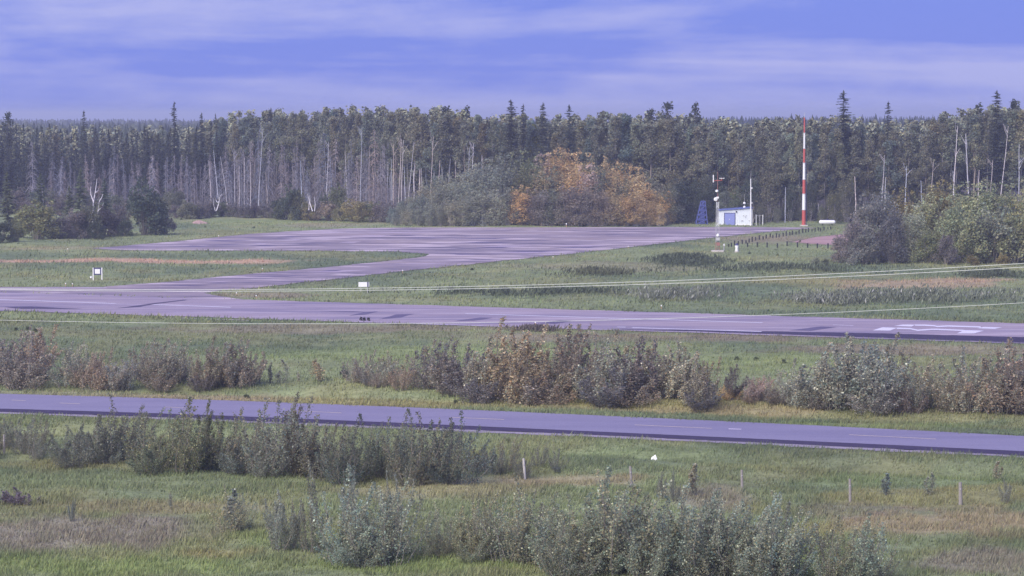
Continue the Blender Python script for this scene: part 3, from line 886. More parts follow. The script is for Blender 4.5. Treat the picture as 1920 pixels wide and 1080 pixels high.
K_ASPEN_HI = [aspen(100 + i, 20, 0.46 + 0.04 * (i % 3), 2.0, 2700, 0.25, 0.02 + 0.02 * (i % 3), 0.35, (1, 1, 1)) for i in range(5)]
K_ASPEN_LO = [aspen(200 + i, 19, 0.20 + 0.05 * (i % 3), 2.3, 4000, 0.26, 0.02, 0.2, (0.8, 0.8, 0.8)) for i in range(5)]
K_ASPEN_OPEN = [aspen(260 + i, 21, 0.60, 1.9, 420, 0.36, 0.03, 0.6, (0.7, 0.7, 0.7)) for i in range(3)]
K_WOOD = [aspen(230 + i, 19, 0.22, 2.3, 950, 0.45, 0.02, 0.2, (0.8, 0.8, 0.8)) for i in range(5)]
K_SPRUCE = [spruce(300 + i, 16, 1.25 + 0.15 * (i % 3), 0.28, 34, 0.12, 7, 0.9, 0.7) for i in range(5)]
K_BIGSPRUCE = [spruce(340 + i, 22, 1.75, 0.34, 44, 0.08, 10, 0.95, 0.42) for i in range(4)]
K_YOUNGSPRUCE = [spruce(360 + i, 8, 1.9, 0.2, 22, 0.03, 10, 1.0) for i in range(2)]
K_DEAD = [dead_spruce(400 + i, 12, 1.35 + 0.2 * (i % 3), 150) for i in range(6)]
K_SNAG = [snag(500 + i, 12, 0.02 + 0.035 * (i % 4), [0, 2, 3, 5][i % 4]) for i in range(8)]
K_BUSH = [bush(600 + i, 5, 2.4, 3600, 0.17, 44) for i in range(5)]
K_TALLBUSH = [bush(640 + i, 9, 2.6, 4600, 0.18, 70, 'poplar_thicket_tree', 0.6, (1.6, 1.6, 1.6)) for i in range(5)]
K_MID = [shrub(700 + i, 3.2, 1.45, 17, 3400, 0.062, 0.74, 0.03 + 0.03 * (i % 3)) for i in range(6)]
K_NEAR = [shrub(740 + i, 3.0, 1.3, 13, 5200, 0.046, 0.75, 0.05) for i in range(8)]
K_WISP = [shrub(820 + i, 3.0, 1.5, 11, 2700, 0.047, 0.70, 0.05, 0.10, 'poplar_shrub', (1, 1, 1), 0.08) for i in range(8)]
K_SAP = [shrub(780 + i, 2.2, 0.26, 2 + i % 2, 520, 0.07, 0.75, 0.05, 0.05, 'poplar_sapling') for i in range(4)]

BARK_PALE = (0.40, 0.37, 0.42)
BARK_GREY = (0.24, 0.22, 0.22)
DEADC = (0.20, 0.185, 0.225)
STEMC = (0.20, 0.18, 0.16)
C_ASPEN = (0.218, 0.226, 0.170)
C_ASPENY = (0.270, 0.272, 0.180)
C_SPRUCE = (0.042, 0.052, 0.046)

# ------------------------------------------------------------------ the far wood and the wood's hidden depth (masses nobody could count)
def far_wood():
    r = np.random.default_rng(5)
    V, Fc, Cc = [], [], []
    nv = 0
    # rolling canopy
    xs_ = np.linspace(-1, 1, 150)
    ys_ = np.geomspace(760, 3000, 70)
    gx_, gy_ = np.meshgrid(xs_, ys_)
    X = gx_ * (gy_ * 0.30 + 150); Y = gy_
    Z = 9.5 + 3.0 * fbm(X / 160, Y / 400, 3, 3) + r.normal(size=X.shape) * 0.5
    P = np.stack([X.ravel(), Y.ravel(), Z.ravel()], 1)
    i = (np.arange(69)[:, None] * 150 + np.arange(149)[None]).ravel()
    T = np.concatenate([np.stack([i, i + 1, i + 151], 1), np.stack([i, i + 151, i + 150], 1)])
    V.append(P); Fc.append(T); nv += len(P)
    Cc.append(np.array([0.07, 0.085, 0.055])[None] * r.uniform(0.7, 1.2, (len(P), 1)))
    # crowns, spiky conifers among rounder ones
    n = 9000
    y = 800 * (2900 / 800) ** (r.random(n) ** 0.9)
    x = r.uniform(-1, 1, n) * (y * 0.24 + 40)
    px, _ = pix(x, y)
    right = (px > 1230)
    con = r.random(n) < np.where(right, 0.75, 0.25)
    h = np.where(con, r.uniform(13, 19.5, n), r.uniform(11, 16, n))
    h = np.where(right & (y > 900) & (y < 1700), h + r.uniform(-1.0, 2.2, n) * (r.random(n) < 0.5), h)
    h = np.where(~right, np.minimum(h, 17.0), h)
    w = np.where(con, r.uniform(1.3, 2.4, n), r.uniform(2.5, 5, n)) * (1 + y / 5000)
    s = 5
    th = np.arange(s) * 2 * math.pi / s
    lv = []
    for k, (rf, zf) in enumerate([(0.55, 0.30), (1.0, 0.50), (0.62, 0.78)]):
        rr = np.where(con, [1.15, 0.8, 0.38][k], [0.7, 1.0, 0.75][k])[:, None] * w[:, None] * r.uniform(0.75, 1.25, (n, s))
        lv.append(np.stack([x[:, None] + rr * np.cos(th), y[:, None] + rr * np.sin(th), (h * zf)[:, None] + r.normal(size=(n, s)) * 0.4], 2))
    top = np.stack([x, y, h], 1)[:, None]
    P = np.concatenate(lv + [top], 1)
    m = 3 * s + 1
    base = nv + np.arange(n)[:, None] * m
    tl = []
    for k in range(2):
        for q in range(s):
            q2 = (q + 1) % s
            tl += [(k * s + q, k * s + q2, (k + 1) * s + q2), (k * s + q, (k + 1) * s + q2, (k + 1) * s + q)]
    for q in range(s): tl.append((2 * s + q, 2 * s + (q + 1) % s, 3 * s))
    tl = np.array(tl)
    Fc.append((base[:, :, None] + tl[None].reshape(1, -1)[:, None, :].reshape(1, 1, -1)).reshape(-1, 3))
    V.append(P.reshape(-1, 3)); nv += n * m
    cc = np.where(con[:, None], np.array([0.028, 0.036, 0.032])[None], np.array([0.060, 0.07, 0.045])[None]) * r.uniform(0.7, 1.3, (n, 1))
    Cc.append(np.repeat(cc, m, 0))
    me = fast_mesh('far_wood', np.concatenate(V), np.concatenate(Fc).ravel(), 3, np.concatenate(Cc), M['farwood'])
    tag(link(bpy.data.objects.new('far_wood', me)), kind='stuff')
far_wood()

def forest_y(px):
    return float(np.interp(px, [p[0] for p in FOREST_Y], [p[1] for p in FOREST_Y]))
TOPS = [(-300, 234), (0, 233), (120, 238), (260, 240), (360, 234), (410, 220), (470, 210), (560, 206), (680, 202), (760, 203), (850, 205), (920, 213), (1010, 217), (1130, 213), (1230, 213), (1330, 221), (1420, 224), (1520, 222), (1600, 222), (1690, 228), (1760, 214), (1810, 207), (1900, 196), (2200, 195)]
def top_py(px):
    return float(np.interp(px, [p[0] for p in TOPS], [p[1] for p in TOPS]))
def top_height(px, Y):
    return H - (top_py(px) - 215.0) * Y / F

def wood_mass():
    """the depth of the wood behind its front trees, joined into one mass"""
    r = np.random.default_rng(77)
    src = {}
    def arr(me):
        v = np.zeros(len(me.vertices) * 3); me.vertices.foreach_get('co', v)
        c = np.zeros(len(me.vertices) * 4); me.color_attributes['tint'].data.foreach_get('color', c)
        return v.reshape(-1, 4, 3), c.reshape(-1, 4, 4)[:, :, :3]
    protos_a = [arr(k.parts[1][1]) for k in K_WOOD]
    protos_s = [arr(k.parts[1][1]) for k in K_SPRUCE]
    V, C = [], []
    for row, dy in enumerate([13, 22, 33, 48, 70, 100]):
        px = -420.0
        while px < 2350:
            Y = forest_y(px) + dy + r.uniform(-4, 4)
            p = at(0, 540).copy()
            X = (px - 960) * Y / F
            lf = px < 390
            con = r.random() < (0.45 if lf else 0.06)
            v, c = (protos_s if con else protos_a)[r.integers(5)]
            keep = r.random(len(v)) < (0.62 if not con else 0.8)
            v, c = v[keep], c[keep]
            ht = top_height(px, Y) * r.uniform(0.88, 1.02)
            s = ht / (16 if con else 18.6)
            ww = s * r.uniform(0.95, 1.25)
            a = r.uniform(0, 6.28); ca, sa = math.cos(a), math.sin(a)
            q = np.stack([(v[..., 0] * ca - v[..., 1] * sa) * ww + X, (v[..., 0] * sa + v[..., 1] * ca) * ww + Y, v[..., 2] * s], 2)
            kc = np.array(C_SPRUCE if con else (C_ASPEN if r.random() < 0.75 else C_ASPENY)) * (1.0 if not lf or con else 1.15) * r.uniform(0.8, 1.2)
            V.append(q); C.append(c * kc)
            px += (r.uniform(14, 26) if not con else r.uniform(8, 14)) * (1.0 + 0.1 * row)
    V = np.concatenate(V).reshape(-1, 3); C = np.concatenate(C).reshape(-1, 3)
    me = fast_mesh('wood', V, np.arange(len(V)), 4, C, M['farwood'])
    tag(link(bpy.data.objects.new('wood', me)), kind='stuff')
wood_mass()

# ------------------------------------------------------------------ forest edge: tree by tree
def base_at(px, Y, off=0.0):
    X = (px - 960) * Y / F
    return (X, Y, -0.05 if Y > 480 else zt(X, Y) - 0.03)
def grow(kind, h0, px, Y, ph, colors, label, cat, group, wide=1.0, name=None):
    """ph: top of the plant in photo pixels"""
    ht = H - (ph - 215.0) * Y / F
    b = base_at(px, Y)
    s = (ht - b[2]) / h0
    return place(kind, b, label, cat, group, None, (s * wide, s * wide, s), colors, name)

def zone_text(px):
    for lim, t in ((160, 'behind the far left bushes'), (330, 'behind the dark round tree'), (520, 'behind the leaning white trunks'), (600, 'behind the darkest brush bush'), (660, 'behind the yellow brush'), (720, 'left of the white trunk cluster'), (860, 'left of the thicket top'), (1000, 'behind the thicket top'),
                   (1130, 'right of the tallest spruce'), (1260, 'behind the orange bushes'), (1370, 'left of the shed roof'), (1460, 'right of the shed roof'), (1600, 'around the banded mast'), (1720, 'behind the grey willow'), (1800, 'behind the yellow crowned bush')):
        if px < lim: return t
    return 'around the forked white tree'

# aspens of the front rows
rA = random.Random(3)
px = -25.0
cnt = 0
while px < 1960:
    for row in range(2):
        q = px + rA.uniform(-9, 9) + row * 11
        Y = forest_y(q) + (3 if q > 420 else 9) + row * 6 + rA.uniform(-2, 2)
        tp = top_py(q) + abs(rA.gauss(0, 9)) + rA.choice([-3, 0, 2, 5, 14])
        if q < 400: tp += 4
        if 935 < q < 1090: tp += 7
        hi = (430 < q < 940) or q > 1770
        if 1260 < q < 1760: tp += (14 if row == 0 else 4) * rA.random() * 2.2
        k = rA.choice(K_ASPEN_HI if (hi and rA.random() < 0.88) else K_ASPEN_LO)
        col = vary(C_ASPEN if rA.random() < 0.82 else C_ASPENY, 0.12)
        if q < 400 and rA.random() < 0.5: continue
        grow(k, 20.2 if k in K_ASPEN_HI else 19.2, q, Y, tp, [vary(BARK_PALE if rA.random() < 0.4 and hi and q > 700 else BARK_GREY, 0.1), col],
             ('tall aspen with bare trunk and high crown ' if hi else 'leafy green aspen in the forest edge ') + zone_text(q), 'tree',
             'aspens of the forest edge ' + zone_text(q), rA.uniform(0.95, 1.3), 'aspen_tree')
    px += rA.uniform(15, 22)
# lighter, yellower or thinner single trees
for q, tp, kind, c, lab in [(1003, 226, K_ASPEN_LO[1], (0.20, 0.205, 0.07), 'yellow green aspen between the tall spruces above the thicket'),
                            (1215, 203, K_ASPEN_OPEN[0], (0.09, 0.10, 0.08), 'leftmost thin open crowned aspen above the skyline left of the shed'),
                            (1255, 191, K_ASPEN_OPEN[1], (0.09, 0.10, 0.08), 'middle thin open crowned aspen above the skyline left of the shed'),
                            (1297, 194, K_ASPEN_OPEN[2], (0.09, 0.10, 0.08), 'rightmost thin open crowned aspen above the skyline over the shed'),
                            (835, 199, K_ASPEN_OPEN[1], (0.08, 0.095, 0.07), 'thin crowned aspen breaking the skyline above the white trunks'),
                            (868, 201, K_ASPEN_OPEN[2], (0.08, 0.095, 0.07), 'sparse aspen crown on the skyline left of the tallest spruce'),
                            (14, 209, K_ASPEN_OPEN[0], (0.08, 0.095, 0.07), 'lone thin crowned aspen at the left end of the skyline'),
                            (1895, 186, K_ASPEN_OPEN[0], (0.08, 0.095, 0.07), 'thin crowned aspen at the right end of the skyline'),
                            (1835, 196, K_ASPEN_OPEN[2], (0.08, 0.095, 0.07), 'thin crowned aspen left of the leaning spruce on the right skyline'),
                            (655, 270, K_ASPEN_HI[0], C_ASPENY, 'light green aspen above the dead spruces, left of the white trunks'),
                            (590, 232, K_ASPEN_LO[2], C_ASPENY, 'light green round crowned aspen above the middle of the dead spruces'),
                            (508, 225, K_ASPEN_LO[0], C_ASPEN, 'dark round aspen crown above the left part of the dead spruces')]:
    grow(kind, 19.6 if kind not in K_ASPEN_OPEN else 20.6, q, forest_y(q) + (2 if kind not in K_ASPEN_OPEN else 14), tp, [vary(BARK_GREY, 0.1), c], lab, 'tree', 'single aspens on the skyline', 1.15, 'aspen_tree')
# big spruces standing out of the canopy
for q, tp, dy, k, w, lab in [(958, 184, -5, 0, 0.95, 'tallest ragged spruce in the middle of the skyline, dark to its foot'),
                             (981, 192, -1, 1, 0.6, 'small pointed spruce top just right of the tallest middle spruce'),
                             (1018, 190, -2, 2, 0.85, 'ragged spruce behind the yellow green aspen'),
                             (1067, 193, -3, 3, 0.8, 'straight dark spruce, rightmost of the four in the middle of the skyline'),
                             (1580, 168, 8, 1, 1.2, 'tall broad spruce right of the red and white mast'),
                             (1664, 187, 10, 3, 0.75, 'narrow spruce between the broad spruce and the right end of the forest'),
                             (1867, 167, 0, 2, 0.95, 'leaning spruce rising over the white trunks at the right'),
                             (328, 188, -3, 0, 0.6, 'tallest slim spruce at the left of the skyline'),
                             (159, 205, -2, 3, 0.65, 'spruce rising over the dark spruces at the left'),
                             (379, 209, 2, 2, 0.7, 'ragged spruce where the aspen canopy begins, left of the open skyline'),
                             (509, 200, 10, 1, 1.0, 'dark spruce half hidden in the aspen canopy'),
                             (405, 210, 20, 3, 0.4, 'tiny pointed spruce tip on the skyline right of the ragged spruce'),
                             (855, 212, 30, 0, 0.5, 'small dark spruce tip inside the canopy above the white trunks')]:
    grow(K_BIGSPRUCE[k], 22.2, q, forest_y(q) + dy, tp, [(0.12, 0.11, 0.10), vary(C_SPRUCE, 0.1)], lab, 'tree', 'tall spruces above the canopy', w * 1.1, 'spruce_tree')
# dark spruces of the left wood
px = -15.0
while px < 440:
    for row in range(2):
        q = px + rA.uniform(-5, 5)
        Y = forest_y(q) + row * 4 + rA.uniform(-2, 2)
        tp = rA.uniform(226, 285) if row else rA.uniform(245, 325)
        if q > 330: tp += 15
        lab = 'slim dark spruce ' + ('behind the left edge bushes' if q < 60 else 'behind the big yellowish bush' if q < 115 else 'left of the white dead forked tree' if q < 172 else 'right of the white dead forked tree' if q < 235 else 'behind the dark round tree' if q < 330 else 'among dead ones, right of the tallest left spruce')
        grow(rA.choice(K_SPRUCE), 16.2, q, Y, tp, [(0.13, 0.12, 0.12), vary(C_SPRUCE, 0.15)], lab, 'tree', lab.replace('slim dark spruce', 'slim dark spruces'), rA.uniform(0.75, 1.15), 'spruce_tree')
    px += rA.uniform(6, 9)
for i in range(14):
    q = rA.uniform(440, 760) if i % 2 else rA.uniform(1100, 1760)
    grow(rA.choice(K_SPRUCE), 16.2, q, forest_y(q) + 5, rA.uniform(262, 310), [(0.13, 0.12, 0.12), vary(C_SPRUCE, 0.15)], 'slim dark spruce under the aspens ' + zone_text(q), 'tree', 'spruces under the aspens ' + zone_text(q), 0.9, 'spruce_tree')
# dead grey spruces in front
px = 60.0
while px < 745:
    dense = 1.0 if px > 250 else 0.7
    for row in range(2):
        q = px + rA.uniform(-6, 6)
        if rA.random() > dense: continue
        Y = forest_y(q) - 3 - row * 3 + rA.uniform(-1.5, 1.5)
        tp = rA.uniform(285, 345) if q < 420 else rA.uniform(262, 335)
        if rA.random() < 0.12: tp -= 25
        lab = ('grey dead spruce with bare branches ' + ('left of the dark round tree' if q < 245 else 'behind the dark round tree' if q < 330 else 'right of the dark round tree' if q < 400 else 'among the white leaning trunks' if q < 470 else 'right of the white leaning trunks' if q < 535 else 'behind the darkest brush bush' if q < 590 else 'left of the yellow brush' if q < 660 else 'beside the white trunk cluster'))
        grow(rA.choice(K_DEAD), 12.0, q, Y, tp, [vary(DEADC, 0.15), vary(DEADC, 0.15)], lab, 'dead tree', lab.replace('grey dead spruce', 'dead spruces'), rA.uniform(0.75, 1.25), 'dead_spruce')
    px += rA.uniform(6.5, 10)
# pale bare trunks: foot px, foot py level, top, lean in px
for i, (q, tp, lean, k, lab) in enumerate([
        (397, 300, -4, 0, 'short pale stub trunk at the left of the leaning white trunks'), (411, 281, -14, 0, 'white trunk leaning left, first of the group behind the brown brush'), (428, 292, -15, 0, 'white trunk leaning left, second of the group behind the brown brush'),
        (441, 278, -5, 1, 'crooked white trunk right of the two leaning left'), (449, 310, 2, 0, 'thin upright pale trunk among the leaning white ones'), (458, 295, -1, 0, 'straight pale trunk amid the dead spruces'),
        (470, 305, 2, 0, 'straight white trunk left of the tall one leaning right'), (484, 240, 9, 1, 'tall white trunk leaning right through the dead spruces'), (502, 322, -2, 0, 'lone short white trunk among dead spruces'),
        (566, 300, -4, 0, 'white trunk above the dark green bush in the brown brush'), (611, 265, 2, 1, 'pale trunk right of the dark green bush in the brown brush'), (653, 285, -8, 0, 'thin white trunk left of the yellow brush'),
        (675, 240, 0, 1, 'tall straight white trunk left of the dead drooping spruce'), (691, 280, 1, 0, 'white trunk beside the dead drooping spruce'),
        (735, 297, 1, 0, 'leftmost trunk of the white cluster beside the thicket'), (738, 268, -3, 1, 'second trunk of the white cluster beside the thicket'), (746, 260, 3, 1, 'third trunk of the white cluster beside the thicket'),
        (752, 262, 2, 1, 'thickest straight trunk of the white cluster beside the thicket'), (760, 312, 0, 0, 'short pale trunk right of the white cluster'), (762, 265, 14, 0, 'long white trunk leaning right out of the cluster'),
        (777, 318, 0, 0, 'thin pale trunk right of the white cluster, left one of three'), (785, 318, 1, 0, 'thin pale trunk right of the white cluster, middle one of three'), (793, 314, -1, 0, 'thin pale trunk right of the white cluster, right one of three'),
        (806, 255, 4, 1, 'forked pale trunk leaning right above the left slope of the thicket'), (818, 300, 9, 0, 'pale trunk leaning right above the left slope of the thicket'), (836, 296, 7, 0, 'pale leaning trunk above the middle of the left thicket slope'),
        (853, 300, 3, 0, 'pale upright trunk above the thicket slope'), (874, 276, 4, 1, 'left of two white trunks above the shoulder of the thicket'), (879, 268, 5, 1, 'right of two white trunks above the shoulder of the thicket'),
        (899, 290, 3, 0, 'pale trunk just left of the top of the thicket'),
        (1784, 235, 6, 2, 'pale trunk left of the forked white tree'), (1821, 250, 6, 3, 'thick white forked tree above the green bushes'), (1872, 235, 12, 1, 'white trunk leaning right behind the green bushes'),
        (1910, 270, 8, 2, 'white forked trunk at the right end of the forest'), (1789, 320, 0, 0, 'short broken white trunk left of the forked white tree'), (1832, 318, 1, 0, 'thin pale trunk right of the forked white tree'),
        (1853, 300, 2, 1, 'thin grey trunk between forked and leaning white trees'), (1658, 332, 0, 0, 'short broken white trunk above the grey willow'), (1605, 330, 0, 0, 'pale trunk above the left side of the grey willow'),
        (1743, 300, 3, 1, 'pale trunk with side limbs above the yellow leaves at the right'), (1729, 338, 0, 0, 'short pale stub above the yellow leaves at the right'), (1697, 310, -1, 1, 'pale trunk behind the yellow topped bush'),
        (1652, 290, 0, 1, 'thin grey trunk behind the grey willow'), (1472, 350, -1, 0, 'thin pale trunk left of the red and white mast'), (1538, 380, -1, 0, 'pale trunk above the white tank'), (1550, 385, 1, 0, 'second pale trunk above the white tank'),
        (85, 345, -3, 0, 'lone white trunk between the round bushes at the far left')]):
    Y = forest_y(q) - (7 if q < 740 else 5)
    if 735 <= q < 910: Y = forest_y(q) - 6
    if q == 85: Y = 470
    ht = H - (tp - 215.0) * Y / F
    sn = K_SNAG[[0, 4][i % 2] if k == 0 else [1, 5][i % 2] if k == 1 else [2, 6][i % 2] if k == 2 else 3]
    b = base_at(q, Y)
    e = place(sn, b, lab, 'bare trunk', 'pale bare trunks at the forest edge', 0.0, (1.05 if k == 3 else 0.62 if q < 1000 else 0.75,) * 2 + (ht / 12.0,), [vary((0.50, 0.47, 0.54), 0.14)] * 2, 'bare_trunk')
    # the built-in lean is small; tip the whole trunk the rest of the way
    e.rotation_euler = (0, math.atan2(lean * 0.8, max(20, 390 - tp)), e.rotation_euler.z)

# ------------------------------------------------------------------ bushes and thickets
def gbase(px, py):
    p = at(px, py)
    return (p.x, p.y, zt(p.x, p.y) - 0.04)
def plant(kind, h0, px, py, tp, colors, label, cat, group, w=1.0, name=None, rz=None):
    b = gbase(px, py)
    ht = H - (tp - 215.0) * b[1] / F - b[2]
    s = ht / h0
    return place(kind, b, label, cat, group, rz, (s * w, s * w, s), colors, name)

C_GREYGREEN = (0.185, 0.195, 0.14)
C_OLIVE = (0.20, 0.21, 0.11)
C_DKGREEN = (0.095, 0.115, 0.078)
C_GREYRED = (0.215, 0.195, 0.185)
C_RED = (0.335, 0.292, 0.235)
C_ORANGE = (0.54, 0.405, 0.215)
C_PINKISH = (0.44, 0.355, 0.31)
C_YEL = (0.31, 0.27, 0.13)
C_YGREEN = (0.335, 0.355, 0.205)

# round bushes at the left
for i, (q, b, tp, w, c, lab) in enumerate([
        (2, 456, 412, 1.5, C_DKGREEN, 'low dark green bush cut by the left edge, in front of the yellowish one'),
        (33, 455, 418, 1.0, C_OLIVE, 'small bright olive bush between the cut dark bush and the big yellowish bush'),
        (70, 450, 378, 1.6, (0.25, 0.255, 0.125), 'big round yellowish green bush, far left'),
        (38, 447, 392, 1.0, C_OLIVE, 'yellowish green bush on the left flank of the big round one'),
        (112, 448, 402, 1.2, C_GREYRED, 'dull reddish bush right of the big round yellowish bush'),
        (140, 446, 392, 1.1, C_GREYRED, 'greyish red bush between the yellowish bush and the dark round tree'),
        (165, 445, 378, 1.1, C_GREYGREEN, 'grey green bush under the white dead branches'),
        (198, 444, 388, 1.1, (0.10, 0.095, 0.10), 'grey leafless looking bush under the right white dead branch'),
        (225, 442, 380, 1.0, C_GREYRED, 'dull grey bush on the left flank of the dark round tree'),
        (180, 447, 415, 1.3, C_DKGREEN, 'low dark green bush at the foot of the grey bushes'),
        (235, 444, 410, 1.2, C_DKGREEN, 'low dark green bush at the left foot of the dark round tree'),
        (270, 441, 338, 0.95, C_DKGREEN, 'tall dark round tree like bush, right end of the far left group'),
        (288, 440, 362, 0.9, C_DKGREEN, 'dark bush joined to the right side of the round tree'),
        (308, 439, 392, 1.0, C_GREYRED, 'grey brown bush at the right foot of the dark round tree'),
        (120, 447, 437, 2.2, C_OLIVE, 'very low olive bush mat in front of the reddish bush')]):
    plant(K_BUSH[i % 5], 5.3, q, b, tp, [STEMC, vary(c, 0.06)], lab, 'bush', 'round bushes at the far left', w, 'round_bush')
for q, tp, k, lab in [(14, 318, 0, 'young green spruce behind the left edge bushes'), (76, 322, 1, 'young green spruce behind the big yellowish bush'), (152, 312, 0, 'young spruce left of the white dead branches'), (196, 330, 1, 'young yellow green spruce right of the white dead branches'), (130, 345, 1, 'small young spruce behind the reddish bush')]:
    Y = 470; b = base_at(q, Y); ht = H - (tp - 215) * Y / F
    place(K_YOUNGSPRUCE[k], b, lab, 'tree', 'young spruces behind the far left bushes', None, (ht / 8.2 * 0.9,) * 2 + (ht / 8.2,), [(0.1, 0.09, 0.08), vary((0.085, 0.105, 0.06), 0.1)], 'young_spruce')
# white dead branches sticking out above the left bushes
def dead_stems(name, px, Y, sticks, label):
    b = base_at(px, Y)
    mb = MB()
    for x0, y0, x1, y1, r0 in sticks:
        p0, p1 = atd(x0, y0, Y), atd(x1, y1, Y)
        m_ = (p0 + p1) / 2 + Vector((random.uniform(-.25, .25), 0.2, 0))
        mb.tube([tuple(p0 - Vector(b)), tuple(m_ - Vector(b)), tuple(p1 - Vector(b))], [r0, r0 * 0.75, r0 * 0.35], 5, (1, 1, 1))
    e = empty(name, b, label, 'dead tree')
    o = mb.build('limb', M['bark'], e); o.color = (0.6, 0.57, 0.64, 1)
dead_stems('dead_tree', 176, 446, [(175, 445, 175, 378, .13), (175, 380, 182, 335, .10), (175, 378, 170, 350, .09), (178, 362, 185, 352, .06), (175, 445, 186, 378, .1), (186, 378, 193, 364, .08), (184, 395, 194, 380, .06)], 'white dead forked tree sticking out of the grey bushes at the left')
dead_stems('dead_tree', 408, 500, [(406, 395, 413, 366, .1), (408, 380, 404, 372, .06), (412, 372, 416, 364, .06), (404, 396, 400, 371, .06)], 'small white forked dead stem behind the brown brush')
dead_stems('dead_tree', 585, 500, [(586, 396, 581, 366, .1), (590, 396, 589, 368, .08), (579, 394, 577, 363, .08)], 'white dead stems right of the dark green bush')

# undergrowth between the far left bushes and the forest
rV = random.Random(44)
for j in range(34):
    q = -10 + j * 10.5 + rV.uniform(-4, 4)
    b_ = rV.choice([392, 398, 404, 412]) if q < 320 else 394
    plant(rV.choice(K_BUSH), 5.3, q, b_, b_ - rV.uniform(22, 40), [STEMC, vary(rV.choice([C_GREYRED, C_GREYRED, C_GREYGREEN, C_OLIVE]), 0.1)], 'dull low bush in the undergrowth behind the far left round bushes', 'bush', 'undergrowth behind the far left bushes', 1.5, 'undergrowth_bush')

# brown brush along the forest foot
brush = [(330, 408, 383, C_GREYRED), (352, 410, 376, C_GREYGREEN), (372, 409, 380, C_GREYRED), (394, 407, 372, C_GREYRED), (416, 406, 378, C_OLIVE), (438, 407, 380, C_GREYRED), (458, 408, 384, C_GREYRED), (478, 408, 382, (0.13, 0.11, 0.12)), (500, 408, 378, C_GREYRED), (518, 409, 382, C_GREYRED),
         (548, 412, 347, C_DKGREEN), (535, 411, 366, C_DKGREEN), (560, 412, 360, C_OLIVE), (578, 412, 378, C_YEL), (596, 412, 376, C_GREYRED), (616, 413, 378, C_RED), (634, 408, 345, C_OLIVE), (640, 414, 384, C_YEL), (660, 415, 374, C_YEL), (680, 416, 376, C_YEL), (698, 416, 378, C_OLIVE), (715, 417, 380, C_GREYRED), (732, 418, 378, C_GREYRED), (608, 400, 362, C_DKGREEN)]
names = {C_GREYRED: 'dull brown bush', C_GREYGREEN: 'grey green bush', C_OLIVE: 'olive green bush', C_DKGREEN: 'dark green bush', C_YEL: 'yellow leaved bush', C_RED: 'reddish bush'}
for i, (q, b, tp, c) in enumerate(brush):
    nm = names.get(c, 'greyish bush')
    where = 'in the forest foot brush ' + ('near the far left' if q < 425 else 'below leaning trunks' if q < 525 else 'by the darkest bush' if q < 600 else 'left of the thicket')
    same = [z for z in brush if names.get(z[3], 'greyish bush') == nm and abs(z[0] - q) < 400]
    same = sorted(z[0] for z in brush if names.get(z[3], 'greyish bush') == nm)
    lab = f'{nm} {where}, ' + f'{ORD[min(same.index(q), 11)]}' if len(same) > 1 else f'{nm} {where}'
    plant(K_BUSH[(i * 2) % 5], 5.3, q, b, tp, [STEMC, vary(c, 0.06)], lab, 'bush', 'low brush at the forest foot', 1.6 if tp > 365 else 0.85, 'brush_bush')

# the thicket behind the apron: tall poplar bushes, grey green at the left, orange at the right
ENV = [(725, 392), (745, 372), (790, 352), (850, 328), (895, 302), (950, 291), (1000, 296), (1050, 292), (1105, 290), (1150, 303), (1190, 310), (1230, 345), (1262, 350)]
rT = random.Random(12)
def thick_colour(q):
    if q < 965: return (0.295, 0.305, 0.235), 'grey green'
    if q < 1005: return (C_OLIVE, 'olive green') if rT.random() < 0.5 else (C_ORANGE, 'orange brown')
    u = rT.random()
    if q > 1150: return (C_ORANGE, 'bright orange') if u < 0.9 else ((0.295, 0.305, 0.235), 'grey green')
    return (C_PINKISH, 'pinkish') if u < 0.33 else (C_ORANGE, 'orange brown') if u < 0.82 else (C_GREYGREEN, 'grey green')
i = 0
for row, (b, f) in enumerate([(418, 1.0), (421, 0.80), (423.5, 0.52)]):
    q = 728 + row * 7
    while q < 1250:
        e = float(np.interp(q, [z[0] for z in ENV], [z[1] for z in ENV]))
        tp = b - (b - e) * f * rT.uniform(0.9, 1.03)
        c, cn = thick_colour(q)
        if row == 2 and 965 < q < 1150 and rT.random() < 0.5: c, cn = ((0.33, 0.285, 0.235), 'dull brown')
        half = 'left' if q < 900 else 'middle' if q < 1060 else 'right'
        lab = f'{cn} tall bush, {["back", "middle", "front"][row]} row of the thicket, {half} part'
        plant(K_TALLBUSH[i % 5], 8.7, q, b, tp, [vary((0.26, 0.24, 0.24), 0.1), vary(c, 0.09)], lab, 'bush', f'{cn} {half} thicket bushes, {["back", "middle", "front"][row]} row', rT.uniform(1.0, 1.25) * (1.0 if row < 2 else 1.3), 'poplar_thicket_tree')
        q += rT.uniform(17, 25); i += 1
for q, b, tp, c, lab in [(1258, 421, 350, C_GREYGREEN, 'grey green bush at the right end of the thicket'), (1272, 420, 340, C_DKGREEN, 'dark green bush left of the blue lattice stand'), (1296, 419, 345, C_DKGREEN, 'dark green bush behind the blue lattice stand'), (1325, 417, 355, C_DKGREEN, 'dark green bush behind the left end of the shed'),
                         (1248, 423, 400, C_GREYRED, 'low grey brush at the right foot of the orange bushes')]:
    plant(K_TALLBUSH[i % 5], 8.7, q, b, tp, [STEMC, vary(c, 0.06)], lab, 'bush', None, 1.1, 'poplar_thicket_tree'); i += 1

